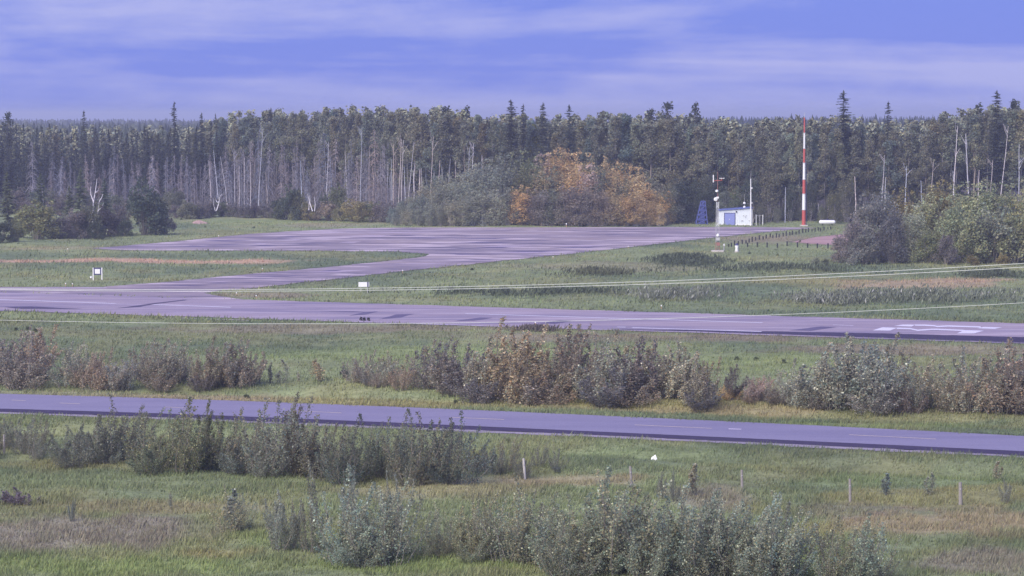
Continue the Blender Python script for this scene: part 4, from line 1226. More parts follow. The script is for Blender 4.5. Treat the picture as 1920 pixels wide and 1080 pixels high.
# undergrowth along the foot of the forest at the right
rU = random.Random(31)
q = 1262
while q < 1960:
    c = vary(rU.choice([C_GREYGREEN, C_DKGREEN, C_GREYGREEN, C_OLIVE]), 0.1)
    far = rU.random() < 0.5
    b_ = 418.5 if q < 1600 else 416
    if not 1372 < q < 1405 or far:
        plant(rU.choice(K_TALLBUSH), 8.7, q, b_ - (2.5 if far else 0), rU.uniform(318, 360) if far else rU.uniform(350, 392), [(0.28, 0.26, 0.27), c], 'leafy young poplar in the undergrowth ' + zone_text(q), 'bush', 'undergrowth ' + zone_text(q), rU.uniform(0.8, 1.2), 'young_poplar')
    q += rU.uniform(13, 24)

# bushes at the right
RB = [(1575, 494, 440, 1.0, (0.31, 0.275, 0.26), 'dull red willow at the left tip of the right bushes'), (1598, 496, 410, 1.0, (0.31, 0.28, 0.265), 'greyish red willow, second from the left tip of the right bushes'), (1628, 492, 375, 1.0, (0.29, 0.285, 0.25), 'tall grey willow at the left of the right bushes'), (1655, 490, 366, 1.0, (0.29, 0.285, 0.25), 'tallest grey willow left of the yellow topped bush'),
      (1620, 497, 430, 1.1, (0.24, 0.235, 0.20), 'low dark grey willow at the foot of the tall grey ones'), (1672, 494, 400, 1.0, (0.15, 0.15, 0.15), 'dark grey willow beside the tall grey ones'), (1690, 486, 365, 0.9, C_YEL, 'yellow topped bush behind the grey willow'),
      (1712, 492, 395, 1.0, (0.29, 0.305, 0.22), 'grey green bush right of the dark grey willow'), (1735, 488, 372, 1.0, C_YGREEN, 'yellow green bush left of the yellow crowned one'), (1740, 495, 432, 1.1, C_OLIVE, 'low olive bush at the front of the right bushes'),
      (1762, 486, 350, 0.95, C_YEL, 'yellow crowned bush in the middle of the right bushes'), (1782, 492, 378, 1.0, C_YGREEN, 'yellow green bush in front of the yellow crowned one'), (1800, 486, 358, 1.0, C_YGREEN, 'tall yellow green bush right of the yellow crowned one'),
      (1775, 497, 440, 1.0, C_GREYRED, 'low dull brown bush in front of the right bushes'), (1820, 494, 400, 1.1, C_YGREEN, 'mid height yellow green bush among the right bushes'), (1838, 487, 352, 1.0, C_YGREEN, 'tall yellow green bush below the thick forked tree'), (1860, 493, 385, 1.1, (0.29, 0.305, 0.22), 'grey green bush at the front near the right edge'),
      (1880, 487, 356, 1.0, C_YGREEN, 'tall green bush second from the right edge'), (1905, 493, 400, 1.1, C_YGREEN, 'green bush at the front cut by the right edge'), (1925, 488, 352, 1.0, C_YGREEN, 'tall green bush cut by the right edge'), (1950, 492, 370, 1.0, C_YGREEN, 'green bush mostly past the right edge'),
      (1822, 498, 478, 1.6, C_YEL, 'small low yellow bush at the front of the right bushes'), (1880, 498, 475, 1.5, C_YEL, 'small low yellow bush near the right edge'), (1530, 496, 482, 1.6, (0.29, 0.305, 0.22), 'low grey bush left of the red willow'), (1548, 499, 485, 1.4, C_DKGREEN, 'low dark bush at the foot of the red willow')]
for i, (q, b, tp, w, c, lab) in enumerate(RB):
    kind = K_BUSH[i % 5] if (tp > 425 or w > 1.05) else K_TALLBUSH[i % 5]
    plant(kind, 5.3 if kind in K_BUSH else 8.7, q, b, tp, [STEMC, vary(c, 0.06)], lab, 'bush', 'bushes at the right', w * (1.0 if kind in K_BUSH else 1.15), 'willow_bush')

# ------------------------------------------------------------------ brush row between runway and highway
C_BRN_GREEN = (0.345, 0.318, 0.235)
C_MIDG = (0.325, 0.320, 0.245)
MIDROW = [  # x from, x to, base, top, colour, words
    (-40, 92, 714, 628, C_RED, 'reddish brown', 'far left end of the middle row', 0),
    (118, 160, 716, 636, C_MIDG, 'green brown', 'right of the far left red clump', 0),
    (165, 243, 724, 664, C_RED, 'low reddish', 'below the square white sign', 0),
    (268, 352, 718, 642, C_BRN_GREEN, 'brown green', 'left of the dense brownish red clump', 0),
    (358, 470, 722, 650, C_RED, 'brownish red', 'left of the thin saplings', 0),
    (660, 765, 730, 668, C_RED, 'low reddish', 'left of the big middle brush', 0),
    (792, 885, 738, 645, C_RED, 'red brown', 'left end of the big middle brush', 1),
    (895, 1010, 746, 632, C_BRN_GREEN, 'white flecked', 'highest part of the big middle brush', 2),
    (1015, 1110, 748, 634, C_RED, 'dull red', 'centre of the big middle brush', 1),
    (1115, 1200, 750, 634, C_MIDG, 'white flecked', 'right half of the big middle brush', 2),
    (1205, 1290, 751, 648, C_MIDG, 'grey green', 'right slope of the big middle brush', 1),
    (1295, 1345, 755, 680, C_BRN_GREEN, 'brown', 'left of the orange shrub', 1),
    (1355, 1385, 756, 694, C_ORANGE, 'orange', 'right tip of the big middle brush', 0),
    (1392, 1440, 752, 712, C_PINKISH, 'sparse pinkish', 'gap right of the orange shrub', 0),
    (1452, 1555, 760, 690, C_MIDG, 'grey green', 'left end of the right brush', 1),
    (1560, 1655, 766, 640, C_MIDG, 'tall white flecked', 'highest part of the right brush', 2),
    (1660, 1760, 766, 680, C_MIDG, 'grey green', 'middle of the right brush', 0),
    (1765, 1850, 770, 672, C_BRN_GREEN, 'brown green', 'right part of the right brush', 0),
    (1855, 1960, 775, 655, C_RED, 'reddish brown', 'right edge beside the road', 0)]
rM = random.Random(5)
K_MIDW = [shrub(720 + i, 3.2, 1.25, 16, 4400, 0.066, 0.8, 0.13) for i in range(3)]
for ci, (x0, x1, b, tp, c, cn, where, fleck) in enumerate(MIDROW):
    q = x0 + 8
    items = []
    while q < x1:
        items.append((q + rM.uniform(-4, 4), b + rM.uniform(-9, 4)))
        q += rM.uniform(16, 25)
    for j, (qq, bb) in enumerate(items):
        e = 1 - abs((qq - (x0 + x1) / 2) / ((x1 - x0) / 2 + 14)) ** 3 * 0.45
        t = bb - (b - tp) * e * rM.uniform(0.78, 1.06)
        kind = rM.choice(K_MIDW) if rM.random() < [0.06, 0.35, 0.65][fleck] else rM.choice(K_MID)
        cc = c if rM.random() < 0.7 else rM.choice([C_MIDG, C_BRN_GREEN, C_GREYRED])
        lab = f'{cn} shrub, {where}' + (f', {ORD[min(j, 11)]}' if len(items) > 1 else '')
        plant(kind, 2.85, qq, bb, t, [STEMC, vary(cc, 0.10)], lab, 'shrub', 'shrubs between runway and highway', rM.uniform(1.0, 1.4), 'poplar_shrub', rz=rM.uniform(-0.7, 0.7))
        if rM.random() < 0.4:   # low growth filling the foot
            plant(rM.choice(K_MID), 2.85, qq + rM.uniform(-9, 9), bb + 3, bb + 3 - (b - tp) * rM.uniform(0.3, 0.5), [STEMC, vary(rM.choice([c, C_RED, C_GREYRED]), 0.10)], f'low undergrowth under {cn} shrubs, {where}', 'shrub', f'low undergrowth, {where}', 2.0, 'low_shrub')
for j, (q, b, tp, w) in enumerate([(488, 716, 688, 1), (508, 717, 672, 1), (530, 716, 675, 1.6), (560, 715, 690, 1), (601, 716, 669, 2.2), (1010, 745, 640, 1.5), (1405, 750, 712, 1)]):
    plant(K_SAP[j % 4], 2.3, q, b, tp, [STEMC, vary(C_MIDG, 0.1)], ['short thin sapling right of the brownish red clump', 'bare topped sapling right of the brownish red clump', 'leafy sapling in the gap of the middle row', 'tiny sapling in the gap of the middle row', 'lone bushy sapling left of the small dark green bush', 'thin sapling poking out of the highest brush', 'thin sapling in the gap right of the orange shrub'][j], 'sapling', 'thin saplings of the middle row', w, 'poplar_sapling')
plant(K_BUSH[1], 5.3, 645, 713, 688, [STEMC, C_DKGREEN], 'small dark green bush in the gap of the middle row', 'bush', None, 0.9, 'round_bush')

# ------------------------------------------------------------------ shrubs on the near side of the highway
NEAR = [
    (-30, 88, 852, 782, (0.225, 0.232, 0.175), 'grey green', 'left edge below the highway', 1.0),
    (118, 268, 868, 772, (0.225, 0.232, 0.175), 'grey green', 'left end of the long hedge', 1.0),
    (272, 428, 884, 760, (0.215, 0.243, 0.150), 'tall green', 'highest part of the long hedge', 1.0),
    (432, 640, 894, 766, (0.225, 0.232, 0.175), 'grey green', 'middle of the long hedge', 1.0),
    (645, 758, 904, 780, (0.186, 0.215, 0.158), 'dark grey green', 'right part of the long hedge', 1.0),
    (735, 875, 908, 776, (0.177, 0.195, 0.150), 'dark grey', 'right end of the long hedge', 1.0),
    (880, 990, 892, 822, (0.225, 0.232, 0.175), 'low green', 'left of the leaning white post', 0.9),
    (1000, 1050, 888, 838, (0.225, 0.232, 0.175), 'low sparse', 'right of the leaning white post', 0.8)]
rN = random.Random(8)
def near_clump(x0, x1, b, tp, c, cn, where, dens, kinds, h0, fill=True):
    q = x0 + 8; items = []
    while q < x1:
        items.append((q + rN.uniform(-5, 5), b + rN.uniform(-14, 4)))
        q += rN.uniform(20, 31) / dens
    for j, (qq, bb) in enumerate(items):
        e = 1 - abs((qq - (x0 + x1) / 2) / ((x1 - x0) / 2 + 18)) ** 3 * 0.45
        t = bb - (b - tp) * e * rN.uniform(0.76, 1.08)
        lab = f'{cn} shrub, {where}' + (f', {ORD[min(j, 11)]}' if len(items) > 1 else '')
        plant(rN.choice(kinds), h0, qq, bb, t, [STEMC, vary(c, 0.10)], lab, 'shrub', 'shrubs on the near side of the highway', rN.uniform(0.85, 1.15), 'poplar_shrub', rz=rN.uniform(-0.7, 0.7))
        if fill and rN.random() < 0.7:
            plant(rN.choice(kinds), h0, qq + rN.uniform(-12, 12), bb + 4, bb + 4 - (b - tp) * rN.uniform(0.35, 0.6), [STEMC, vary(c, 0.10)], f'low {cn} undergrowth, {where}', 'shrub', f'low {cn} shrubs, {where}', 1.5, 'low_shrub')
for a in NEAR: near_clump(*a, K_NEAR[:4] + K_WISP, 2.7)
FRONT = [
    (415, 470, 1004, 925, (0.317, 0.325, 0.221), 'thin grey', 'left of the foreground sapling pair', 1.0),
    (640, 758, 1058, 892, (0.302, 0.325, 0.233), 'grey green', 'foreground clump left of centre', 1.1),
    (795, 865, 1052, 962, (0.317, 0.325, 0.211), 'grey', 'left end of the wide foreground brush', 1.0),
    (870, 935, 1054, 930, (0.302, 0.325, 0.221), 'grey', 'foreground brush around its tall shoot', 1.0),
    (940, 1045, 1068, 925, (0.302, 0.318, 0.221), 'grey green', 'left half of the wide foreground brush', 1.1),
    (1045, 1200, 1080, 905, (0.286, 0.311, 0.221), 'grey green', 'highest part of the wide foreground brush', 1.2),
    (1200, 1330, 1086, 915, (0.279, 0.300, 0.221), 'dark grey green', 'right half of the wide foreground brush', 1.2),
    (1330, 1480, 1094, 930, (0.286, 0.311, 0.233), 'bluish grey', 'right end of the wide foreground brush', 1.15),
    (1545, 1635, 1092, 965, (0.296, 0.325, 0.221), 'grey green', 'small lower right group', 1.0)]
for a in FRONT: near_clump(*a, K_WISP + K_WISP + K_NEAR[:3], 2.75)
for j, (q, b, tp, w, lab) in enumerate([(445, 1000, 912, 1.6, 'tall thin sapling left of the foreground pair'), (522, 1036, 918, 2.6, 'left of the pair of bushy saplings in the foreground'), (545, 1034, 930, 2.0, 'short sapling between the foreground pair'), (582, 1036, 902, 2.2, 'right, taller one of the pair of foreground saplings'),
        (655, 1000, 893, 2.2, 'tall pointed sapling at the left of the foreground clump'), (735, 1010, 900, 2.0, 'pointed sapling at the right of the foreground clump'), (903, 1010, 925, 1.8, 'tall dark shoot above the left of the foreground brush'), (1298, 930, 850, 1.2, 'thin sapling below the white litter'), (1240, 935, 880, 2.2, 'leafy sapling below the white litter'),
        (1265, 940, 890, 2.0, 'second leafy sapling below the white litter'), (1885, 945, 905, 3.2, 'low leafy bush near the right edge below the road'), (1660, 925, 875, 1.4, 'pale sparse weed bush between the right fence posts'), (1745, 930, 885, 1.4, 'small weed bush left of the rightmost fence post'), (320, 950, 920, 1.0, 'single flowering weed in the left meadow'),
        (1615, 1080, 975, 2.2, 'slim sapling in the small group at the lower right'), (1870, 900, 855, 1.2, 'thin weed by the road near the right edge'), (135, 975, 938, 2.0, 'low dark weed in the left meadow')]):
    kk = K_SAP[j % 4] if w < 1.7 else K_NEAR[j % 6]
    plant(kk, 2.3 if w < 1.7 else 2.75, q, b, tp, [STEMC, vary((0.27, 0.28, 0.22), 0.1)], lab, 'sapling', 'saplings and weeds of the near meadow', w if w < 1.7 else w * 0.24, 'poplar_sapling')
# a patch of purple flowering weed at the left edge
for j, (q, b, tp) in enumerate([(4, 950, 922), (14, 948, 918), (25, 949, 916), (37, 950, 920), (47, 951, 926), (75, 948, 930)]):
    e = plant(K_SAP[j % 4], 2.3, q, b, tp, [STEMC, (0.235, 0.195, 0.235) if j < 5 else C_MIDG], f'purple flowering weed at the left edge of the meadow, {ORD[j]}', 'weed', 'purple flowering weeds', 2.4, 'flowering_weed')

# ------------------------------------------------------------------ grass: loose blades over the meadows (one mass)
def blades(name, n, region, hrange, wid, seed, clump=1.0):
    r = np.random.default_rng(seed)
    X, Y = region(r, n)
    pv, pd = paved(X, Y), paved_dist(X, Y)
    keep = np.where(pv, (pd < 0.55 * fbm(X / 1.2, Y / 1.2, 2, seed + 7) ** 2 * 2) & (r.random(len(X)) < 0.6), True)
    X, Y = X[keep], Y[keep]
    d = fbm(X / 1.3, Y / 1.3, 3, seed) * 0.6 + fbm(X / 5, Y / 5, 3, seed + 3) * 0.4
    keep = r.random(len(X)) < np.clip((d - 0.18) * 3.2, 0.4, 1)
    X, Y, d = X[keep], Y[keep], d[keep]
    Z = ground_z(X, Y) - 0.02
    n = len(X)
    h = (hrange[0] + (hrange[1] - hrange[0]) * np.clip((d - 0.3) * 2.5, 0, 1)) * r.uniform(0.6, 1.3, n)
    c = ground_colour(X, Y) * np.clip(1 + r.normal(size=(n, 1)) * 0.15, 0.5, 1.6) * (1 + r.normal(size=(n, 3)) * 0.04) * 1.16
    az = r.uniform(0, 6.28, n)
    w = wid * r.uniform(0.6, 1.4, n)
    ln = r.normal(size=(n, 2)) * 0.28 + np.array([0.22, 0.0])
    b = np.stack([X, Y, Z], 1)
    dx = np.stack([np.cos(az) * w, np.sin(az) * w, np.zeros(n)], 1)
    tip = b + np.stack([ln[:, 0] * h, ln[:, 1] * h, h], 1)
    V = np.stack([b - dx, b + dx, tip], 1).reshape(-1, 3)
    me = fast_mesh(name, V, np.arange(len(V)), 3, np.repeat(c, 3, 0), M['grass'])
    return tag(link(bpy.data.objects.new(name, me)), kind='stuff')
def field(y0, y1, half=0.25, pw=1.0):
    def f(r, n):
        Y = y0 * (y1 / y0) ** r.random(n)
        return r.uniform(-1, 1, n) * half * Y, Y
    return f
blades('meadow_grass', 390000, field(108, 185), (0.10, 0.34), 0.026, 91)
blades('verge_grass', 145000, field(172, 262), (0.10, 0.34), 0.040, 92)
blades('field_grass', 108000, field(255, 500), (0.10, 0.42), 0.075, 93)
def strip_field(cx, cy, rx, ry):
    def f(r, n):
        a = r.normal(size=(n, 2)) * 0.45
        px_, py_ = cx + a[:, 0] * rx, cy + np.clip(a[:, 1], -1, 1) * ry
        k = 100000.0 / np.maximum(py_ - 215, 5)
        return (px_ - 960) * k / F, k
    return f
def herb(name, n, cx, cy, rx, ry, h, col, pale, seed):
    """coarse leafy weeds in a bed: one mass of small leaves"""
    r = np.random.default_rng(seed)
    X, Y = strip_field(cx, cy, rx, ry)(r, n)
    ok = ~paved(X, Y) & (fbm(X / 1.8, Y / 3.0, 3, seed) > 0.40)
    X, Y = X[ok], Y[ok]; n = len(X)
    Z = ground_z(X, Y) + h * r.random(n) ** 0.8 * (0.5 + fbm(X / 2.5, Y / 4, 2, seed + 1))
    c = np.array(col)[None] * np.clip(1 + r.normal(size=(n, 1)) * 0.22, 0.5, 1.6)
    wp = (r.random(n) < pale) & (Z > 0.35 * h)
    c[wp] = np.array([0.42, 0.42, 0.40]) * r.uniform(0.7, 1.2, (wp.sum(), 1))
    q = leaf_quads(r, np.stack([X, Y, Z], 1), 0.13, None, 3.6, 0.0, np.array([[0.15, 0, 0.9]]))
    me = fast_mesh(name, q.reshape(-1, 3), np.arange(n * 4), 4, np.repeat(c, 4, 0), M['grass'])
    tag(link(bpy.data.objects.new(name, me)), kind='stuff')
for j, a in enumerate([(3500, 1290, 494, 75, 5, 0.9, C_DKGREEN, 0.0), (3000, 1270, 556, 90, 8, 1.0, (0.185, 0.20, 0.155), 0.07), (6000, 1730, 562, 230, 9, 1.0, (0.175, 0.195, 0.145), 0.05), (3000, 1560, 566, 90, 7, 0.9, (0.185, 0.20, 0.155), 0.09),
                       (2500, 1000, 549, 220, 4, 0.6, C_DKGREEN, 0.0), (2500, 1480, 508, 200, 6, 0.8, C_DKGREEN, 0.0), (1500, 1130, 512, 110, 4, 0.7, (0.12, 0.13, 0.08), 0.0), (1500, 1860, 520, 70, 5, 0.8, C_DKGREEN, 0.0), (900, 1005, 621, 45, 3, 0.4, (0.14, 0.12, 0.11), 0.0)]):
    herb('weed_bed', *a, 900 + j)
# small dark weed tufts scattered over the mown grass, one by one
for j, (q, y) in enumerate([(30, 620), (52, 618), (66, 624), (1382, 672), (1418, 674), (1470, 682), (760, 519), (885, 507), (1345, 472), (1458, 482), (1500, 454), (1405, 478), (385, 428), (340, 414), (476, 427), (855, 758), (462, 746), (920, 650)]):
    p = gbase(q, y)
    place(K_BUSH[j % 5], p, f'small dark weed tuft {["by the left edge below the runway", "by the left edge below the runway", "by the left edge below the runway", "right of the big brush", "right of the big brush", "right of the big brush", "below the taxiway marker", "below the taxiway bend", "at the weather mast foot", "below the black bollards", "among the black bollards", "right of the white gauge", "left of the apron", "near the dirt mound", "beside the apron edge", "on the highway verge", "on the left highway verge", "below the runway centre"][j]}', 'weed', 'dark weed tufts on the grass', None, (0.11, 0.11, 0.07), [STEMC, (0.10, 0.125, 0.075)], 'weed_tuft')
for j, (q, y) in enumerate([(677, 601.5), (683, 602), (691, 602.5)]):
    p = gbase(q, y)
    place(K_BUSH[j], (p[0], p[1], 0.03), f'black weed clump growing at the runway edge below the white sign, {ORD[j]}', 'weed', 'black weeds at the runway edge', None, (0.08, 0.08, 0.07), [STEMC, (0.03, 0.035, 0.025)], 'weed_tuft')

# ------------------------------------------------------------------ built things
def on(px, py):
    p = at(px, py)
    return (p.x, p.y, zt(p.x, p.y)), p.y / F      # place, metres per photo pixel

# shed
(loc, mp) = on(1379, 421.5)
shed = empty('equipment_shed', (loc[0], loc[1], loc[2]), 'small white shed with blue door and blue sloping roof at the apron edge', 'shed')
SW, SD, HL, HR = 62 * mp, 3.6, 27.5 * mp, 32 * mp
wall = MB()
w2 = SW / 2
wall.add([(-w2, 0, 0), (w2, 0, 0), (w2, 0, HR), (-w2, 0, HL), (-w2, SD, 0), (w2, SD, 0), (w2, SD, HR), (-w2, SD, HL)], [(0, 1, 2, 3), (1, 5, 6, 2), (5, 4, 7, 6), (4, 0, 3, 7), (3, 2, 6, 7), (0, 4, 5, 1)])
wl = wall.build('wall', M['shedwall'], shed)
for k in range(17):                                   # sheet ribs
    x = -w2 + 0.12 + k * (SW - 0.24) / 16
    if -w2 + 0.80 < x < -w2 + 2.95: continue
    hh = HL + (HR - HL) * (x + w2) / SW
    MB().box((x, -0.015, hh / 2), (0.045, 0.03, hh - 0.1)).build('rib', M['shedwall'], wl)
MB().box((0, -0.03, 0.10), (SW + 0.06, 0.055, 0.2)).build('base_board', M['white'], shed)
rf = MB(); t_ = 0.16; ov = 0.12
rf.add([(-w2 - ov, -0.25, HL), (w2 + ov, -0.25, HR + 0.03), (w2 + ov, SD + 0.2, HR + 0.03), (-w2 - ov, SD + 0.2, HL), (-w2 - ov, -0.25, HL + t_), (w2 + ov, -0.25, HR + 0.03 + t_), (w2 + ov, SD + 0.2, HR + 0.03 + t_), (-w2 - ov, SD + 0.2, HL + t_)],
       [(0, 3, 2, 1), (4, 5, 6, 7), (0, 1, 5, 4), (1, 2, 6, 5), (2, 3, 7, 6), (3, 0, 4, 7)])
roof = rf.build('roof', M['blueroof'], shed)
dx0 = -w2 + 10.5 * mp; dw = 19 * mp; dh = 22 * mp
MB().box((dx0 + dw / 2, -0.04, dh / 2 + 0.05), (dw, 0.06, dh)).build('door', M['bluedoor'], shed)
dr = bpy.data.objects[-1] if False else [o for o in shed.children if o.name.startswith('door')][0]
MB().box((dx0 + dw * 0.48, -0.09, dh * 0.5), (0.10, 0.05, 0.16)).build('handle', M['white'], dr)
fr = MB()
fr.box((dx0 - 0.05, -0.05, dh / 2 + 0.05), (0.09, 0.10, dh + 0.1)).box((dx0 + dw + 0.05, -0.05, dh / 2 + 0.05), (0.09, 0.10, dh + 0.1)).box((dx0 + dw / 2, -0.052, dh + 0.10), (dw + 0.2, 0.10, 0.09))
fr.build('frame', M['darkblue'], dr)
lm = MB().lathe([(0.06, 0), (0.13, 0.04), (0.13, 0.22), (0.05, 0.28)], 10).build('lamp', M['black'], shed, (-w2 + 32.5 * mp, -0.12, 24.2 * mp))
for k, (x, z, a, b_) in enumerate([(46, 18, .18, .2), (49.5, 15.5, .22, .2), (51, 18.5, .14, .16), (43.5, 8.5, .38, .2), (57, 8.5, .22, .2)]):
    MB().box((-w2 + x * mp, -0.035, z * mp), (a, 0.07, b_)).build('vent', M['grey'], shed)
# instruments on the shed roof
xr = -w2 + 48 * mp
zr = HL + (HR - HL) * (xr + w2) / SW + t_
e = empty('roof_sensor', (loc[0] + xr, loc[1] + 0.5, loc[2] + zr - 0.02), 'white domed sensor on a thin rod standing on the shed roof', 'sensor')
MB().tube([(0, 0, 0), (0, 0, 0.95), (0, 0, 2.6)], [0.035, 0.03, 0.012], 6).build('rod', M['grey'], e)
MB().lathe([(0.1, 0.0), (0.24, 0.05), (0.24, 0.24), (0.12, 0.34)], 12).build('base_pot', M['white'], e)
MB().lathe([(0.08, 0.72), (0.24, 0.76), (0.24, 0.96), (0.12, 1.08)], 12).build('shield', M['white'], e)
# tall pale mast at the shed's right corner
(l2, m2) = on(1407.5, 421.8)
e = empty('antenna_mast', l2, 'tall thin white mast with small boxes at the right corner of the shed', 'mast')
MB().tube([(0, 0, 0), (0, 0, 4), (-0.03, 0, 8.6)], [0.12, 0.11, 0.075], 8).build('pole', M['white'], e)
MB().tube([(-0.03, 0, 8.6), (0.02, 0, 10.3)], [0.03, 0.012], 6).build('whip', M['grey'], e)
MB().box((0.2, -0.02, 4.2), (0.22, 0.16, 0.3)).build('junction_box', M['grey'], e)
MB().box((0.17, -0.02, 6.9), (0.18, 0.16, 0.28)).build('junction_box', M['white'], e)
MB().tube([(0.28, 0.02, 0), (0.28, 0.02, 3.0)], [0.05, 0.05], 6).build('conduit', M['grey'], e)
# white gate frame right of the shed
(l2, m2) = on(1424, 421.5)
e = empty('gate_frame', l2, 'thin white post frame right of the shed', 'gate')
for x in (-0.62, 0.62):
    MB().tube([(x * 0.95, 0, 0), (x, 0, 2.05)], [0.065, 0.065], 7).build('post', M['white'], e)
MB().tube([(-0.02, 0.02, 0), (0, 0.02, 1.98)], [0.03, 0.03], 6).build('post', M['grey'], e)
MB().tube([(-0.56, 0, 1.85), (0.56, 0, 1.85)], [0.025, 0.025], 6).build('rail', M['grey'], e)
# blue lattice stand
(l2, m2) = on(1315, 421)
e = empty('lattice_stand', l2, 'tapered blue lattice stand left of the shed', 'tower')
hL = 43 * m2
def cor(sx, sy, f):
    w = (1.05 * (1 - f) + 0.36 * f)
    return (sx * w + 0.30 * f, sy * w, f * hL)
for sx in (-1, 1):
    for sy in (-1, 1):
        MB().tube([cor(sx, sy, 0), cor(sx, sy, 1)], [0.09, 0.07], 5).build('leg', M['blue'], e)
for k in range(5):
    f0, f1 = k / 5, (k + 1) / 5
    for a, b_ in (((-1, -1), (1, -1)), ((1, -1), (1, 1)), ((1, 1), (-1, 1)), ((-1, 1), (-1, -1))):
        br = MB()
        br.tube([cor(*a, f0), cor(*b_, f1)], [0.05, 0.05], 4).tube([cor(*b_, f0), cor(*a, f1)], [0.05, 0.05], 4).tube([cor(*a, f1), cor(*b_, f1)], [0.06, 0.06], 4)
        br.build('brace', M['blue'], e)
        MB().add([cor(a[0] * .55, a[1] * .55, f0 * .98 + .01), cor(b_[0] * .55, b_[1] * .55, f0 * .98 + .01), cor(b_[0] * .55, b_[1] * .55, f1 * .98), cor(a[0] * .55, a[1] * .55, f1 * .98)], [(0, 1, 2, 3)]).build('panel', M['blue'], e)
# red and white mast
(l2, m2) = on(1507, 422.5)
e = empty('banded_mast', l2, 'tall tapering mast painted in red and white bands at the forest edge', 'mast')
lev = [(422.5, 'red'), (392, 'white'), (362, 'red'), (335, 'white'), (304, 'red'), (277, 'white'), (248, 'red'), (219, None)]
rad = lambda py: 0.105 + (py - 219) / 203.0 * 0.245
for (a, c), (b_, _) in zip(lev[:-1], lev[1:]):
    z0, z1 = (422.5 - a) * m2, (422.5 - b_) * m2
    o = MB().tube([(0, 0, z0), (0, 0, z1)], [rad(a), rad(b_) + 0.012], 12).build('mast_band', M[c], e)
    o['label'] = c + ' painted band'
    if b_ > 220:
        MB().lathe([(rad(b_) + 0.05, z1 - 0.05), (rad(b_) + 0.05, z1 + 0.05)], 12).build('flange', M['grey'], o)
MB().tube([(0, 0, (422.5 - 219) * m2), (0, 0, (422.5 - 209) * m2)], [0.05, 0.02], 6).build('tip_rod', M['grey'], e)
MB().box((0, 0, 0.08), (1.3, 1.3, 0.3)).build('footing', M['concrete'], e)
MB().tube([(0.55, 0.1, 0.1), (0.45, 0.1, 6.0), (0.36, 0.1, 12.0)], [0.05, 0.05, 0.05], 5).build('fringe_line', M['darkblue'], e)  # added dark blue line standing in for the colour fringe beside the mast
# propane style tank
(l2, m2) = on(1551, 422)
e = empty('storage_tank', l2, 'white horizontal storage tank right of the red and white mast', 'tank')
hlf = 15.5 * m2
MB().lathe([(0.02, -hlf), (0.2, -hlf + 0.04), (0.33, -hlf + 0.16), (0.38, -hlf + 0.38), (0.38, hlf - 0.38), (0.33, hlf - 0.16), (0.2, hlf - 0.04), (0.02, hlf)], 18, (0, 0, 0.62), 'x').build('shell', M['white'], e, smooth=True)
MB().lathe([(0.16, 0), (0.16, 0.16), (0.08, 0.22)], 10, (0.1, 0, 0.98)).build('dome', M['darkblue'], e)
MB().box((0, 0.0, 1.03), (2 * hlf - 0.7, 0.30, 0.07)).build('top_shade', M['darkblue'], e)  # added dark strip standing in for the shadow along the tank top
for x in (-0.85, 0.85):
    MB().box((x, 0, 0.14), (0.18, 0.6, 0.30)).build('saddle', M['black'], e)
# weather station mast
(l2, m2) = on(1345, 473.5)
wm = empty('weather_mast', l2, 'slim lattice weather mast with crossarm and white sensors beside the apron', 'mast')
MB().box((0, 0, 0.08), (1.7, 1.3, 0.24)).build('footing', M['concrete'], wm)
Z = lambda py: (473.5 - py) * m2
def lattice(z0, z1, m_, w=0.24):
    mb = MB()
    tri = [(w * math.cos(t), w * math.sin(t)) for t in (R(210), R(330), R(90))]
    for x, y in tri: mb.tube([(x, y, z0), (x, y, z1)], [0.034, 0.034], 5)
    k = max(2, int((z1 - z0) / 0.4))
    for i in range(k):
        a, b_ = z0 + (z1 - z0) * i / k, z0 + (z1 - z0) * (i + 1) / k
        for j in range(3):
            p, q = tri[j], tri[(j + 1) % 3]
            if i % 2: p, q = q, p
            mb.tube([(p[0], p[1], a), (q[0], q[1], b_)], [0.016, 0.016], 4)
    o = mb.build('mast_section', M[m_], wm)
    o['label'] = {'fadedred': 'faded red', 'white': 'white', 'grey': 'grey'}[m_] + ' lattice section'
lattice(0.2, Z(456), 'fadedred', 0.34); lattice(Z(456), Z(426), 'grey', 0.27); lattice(Z(426), Z(408), 'white', 0.24); lattice(Z(408), Z(392), 'grey', 0.22); lattice(Z(392), Z(380), 'white', 0.2)
MB().tube([(0, 0, Z(380)), (0, 0, Z(323))], [0.06, 0.03], 6).build('top_pole', M['fadedred'], wm)
MB().box((0.1, -0.32, Z(459)), (0.46, 0.30, 0.46)).build('control_box', M['fadedred'], wm)
MB().box((0.05, -0.30, Z(449.5)), (0.50, 0.36, 0.42)).build('sensor_box', M['grey'], wm)
MB().lathe([(0.05, 0), (0.24, 0.05), (0.2, 0.3), (0.05, 0.42)], 12, (0.05, -0.30, Z(445))).build('sensor_head', M['white'], wm)
MB().tube([(-7.5 * m2, 0, Z(340.5)), (8 * m2, 0, Z(340))], [0.045, 0.045], 6).build('crossarm', M['red'], wm)
MB().lathe([(0.06, Z(344)), (0.085, Z(343)), (0.085, Z(331)), (0.05, Z(329.5))], 8, (-8 * m2, 0, 0)).build('wind_vane', M['white'], wm)
an = MB().lathe([(0.03, Z(340)), (0.10, Z(338.5)), (0.10, Z(336.5)), (0.04, Z(335))], 8, (8 * m2, 0, 0)).build('anemometer', M['red'], wm)
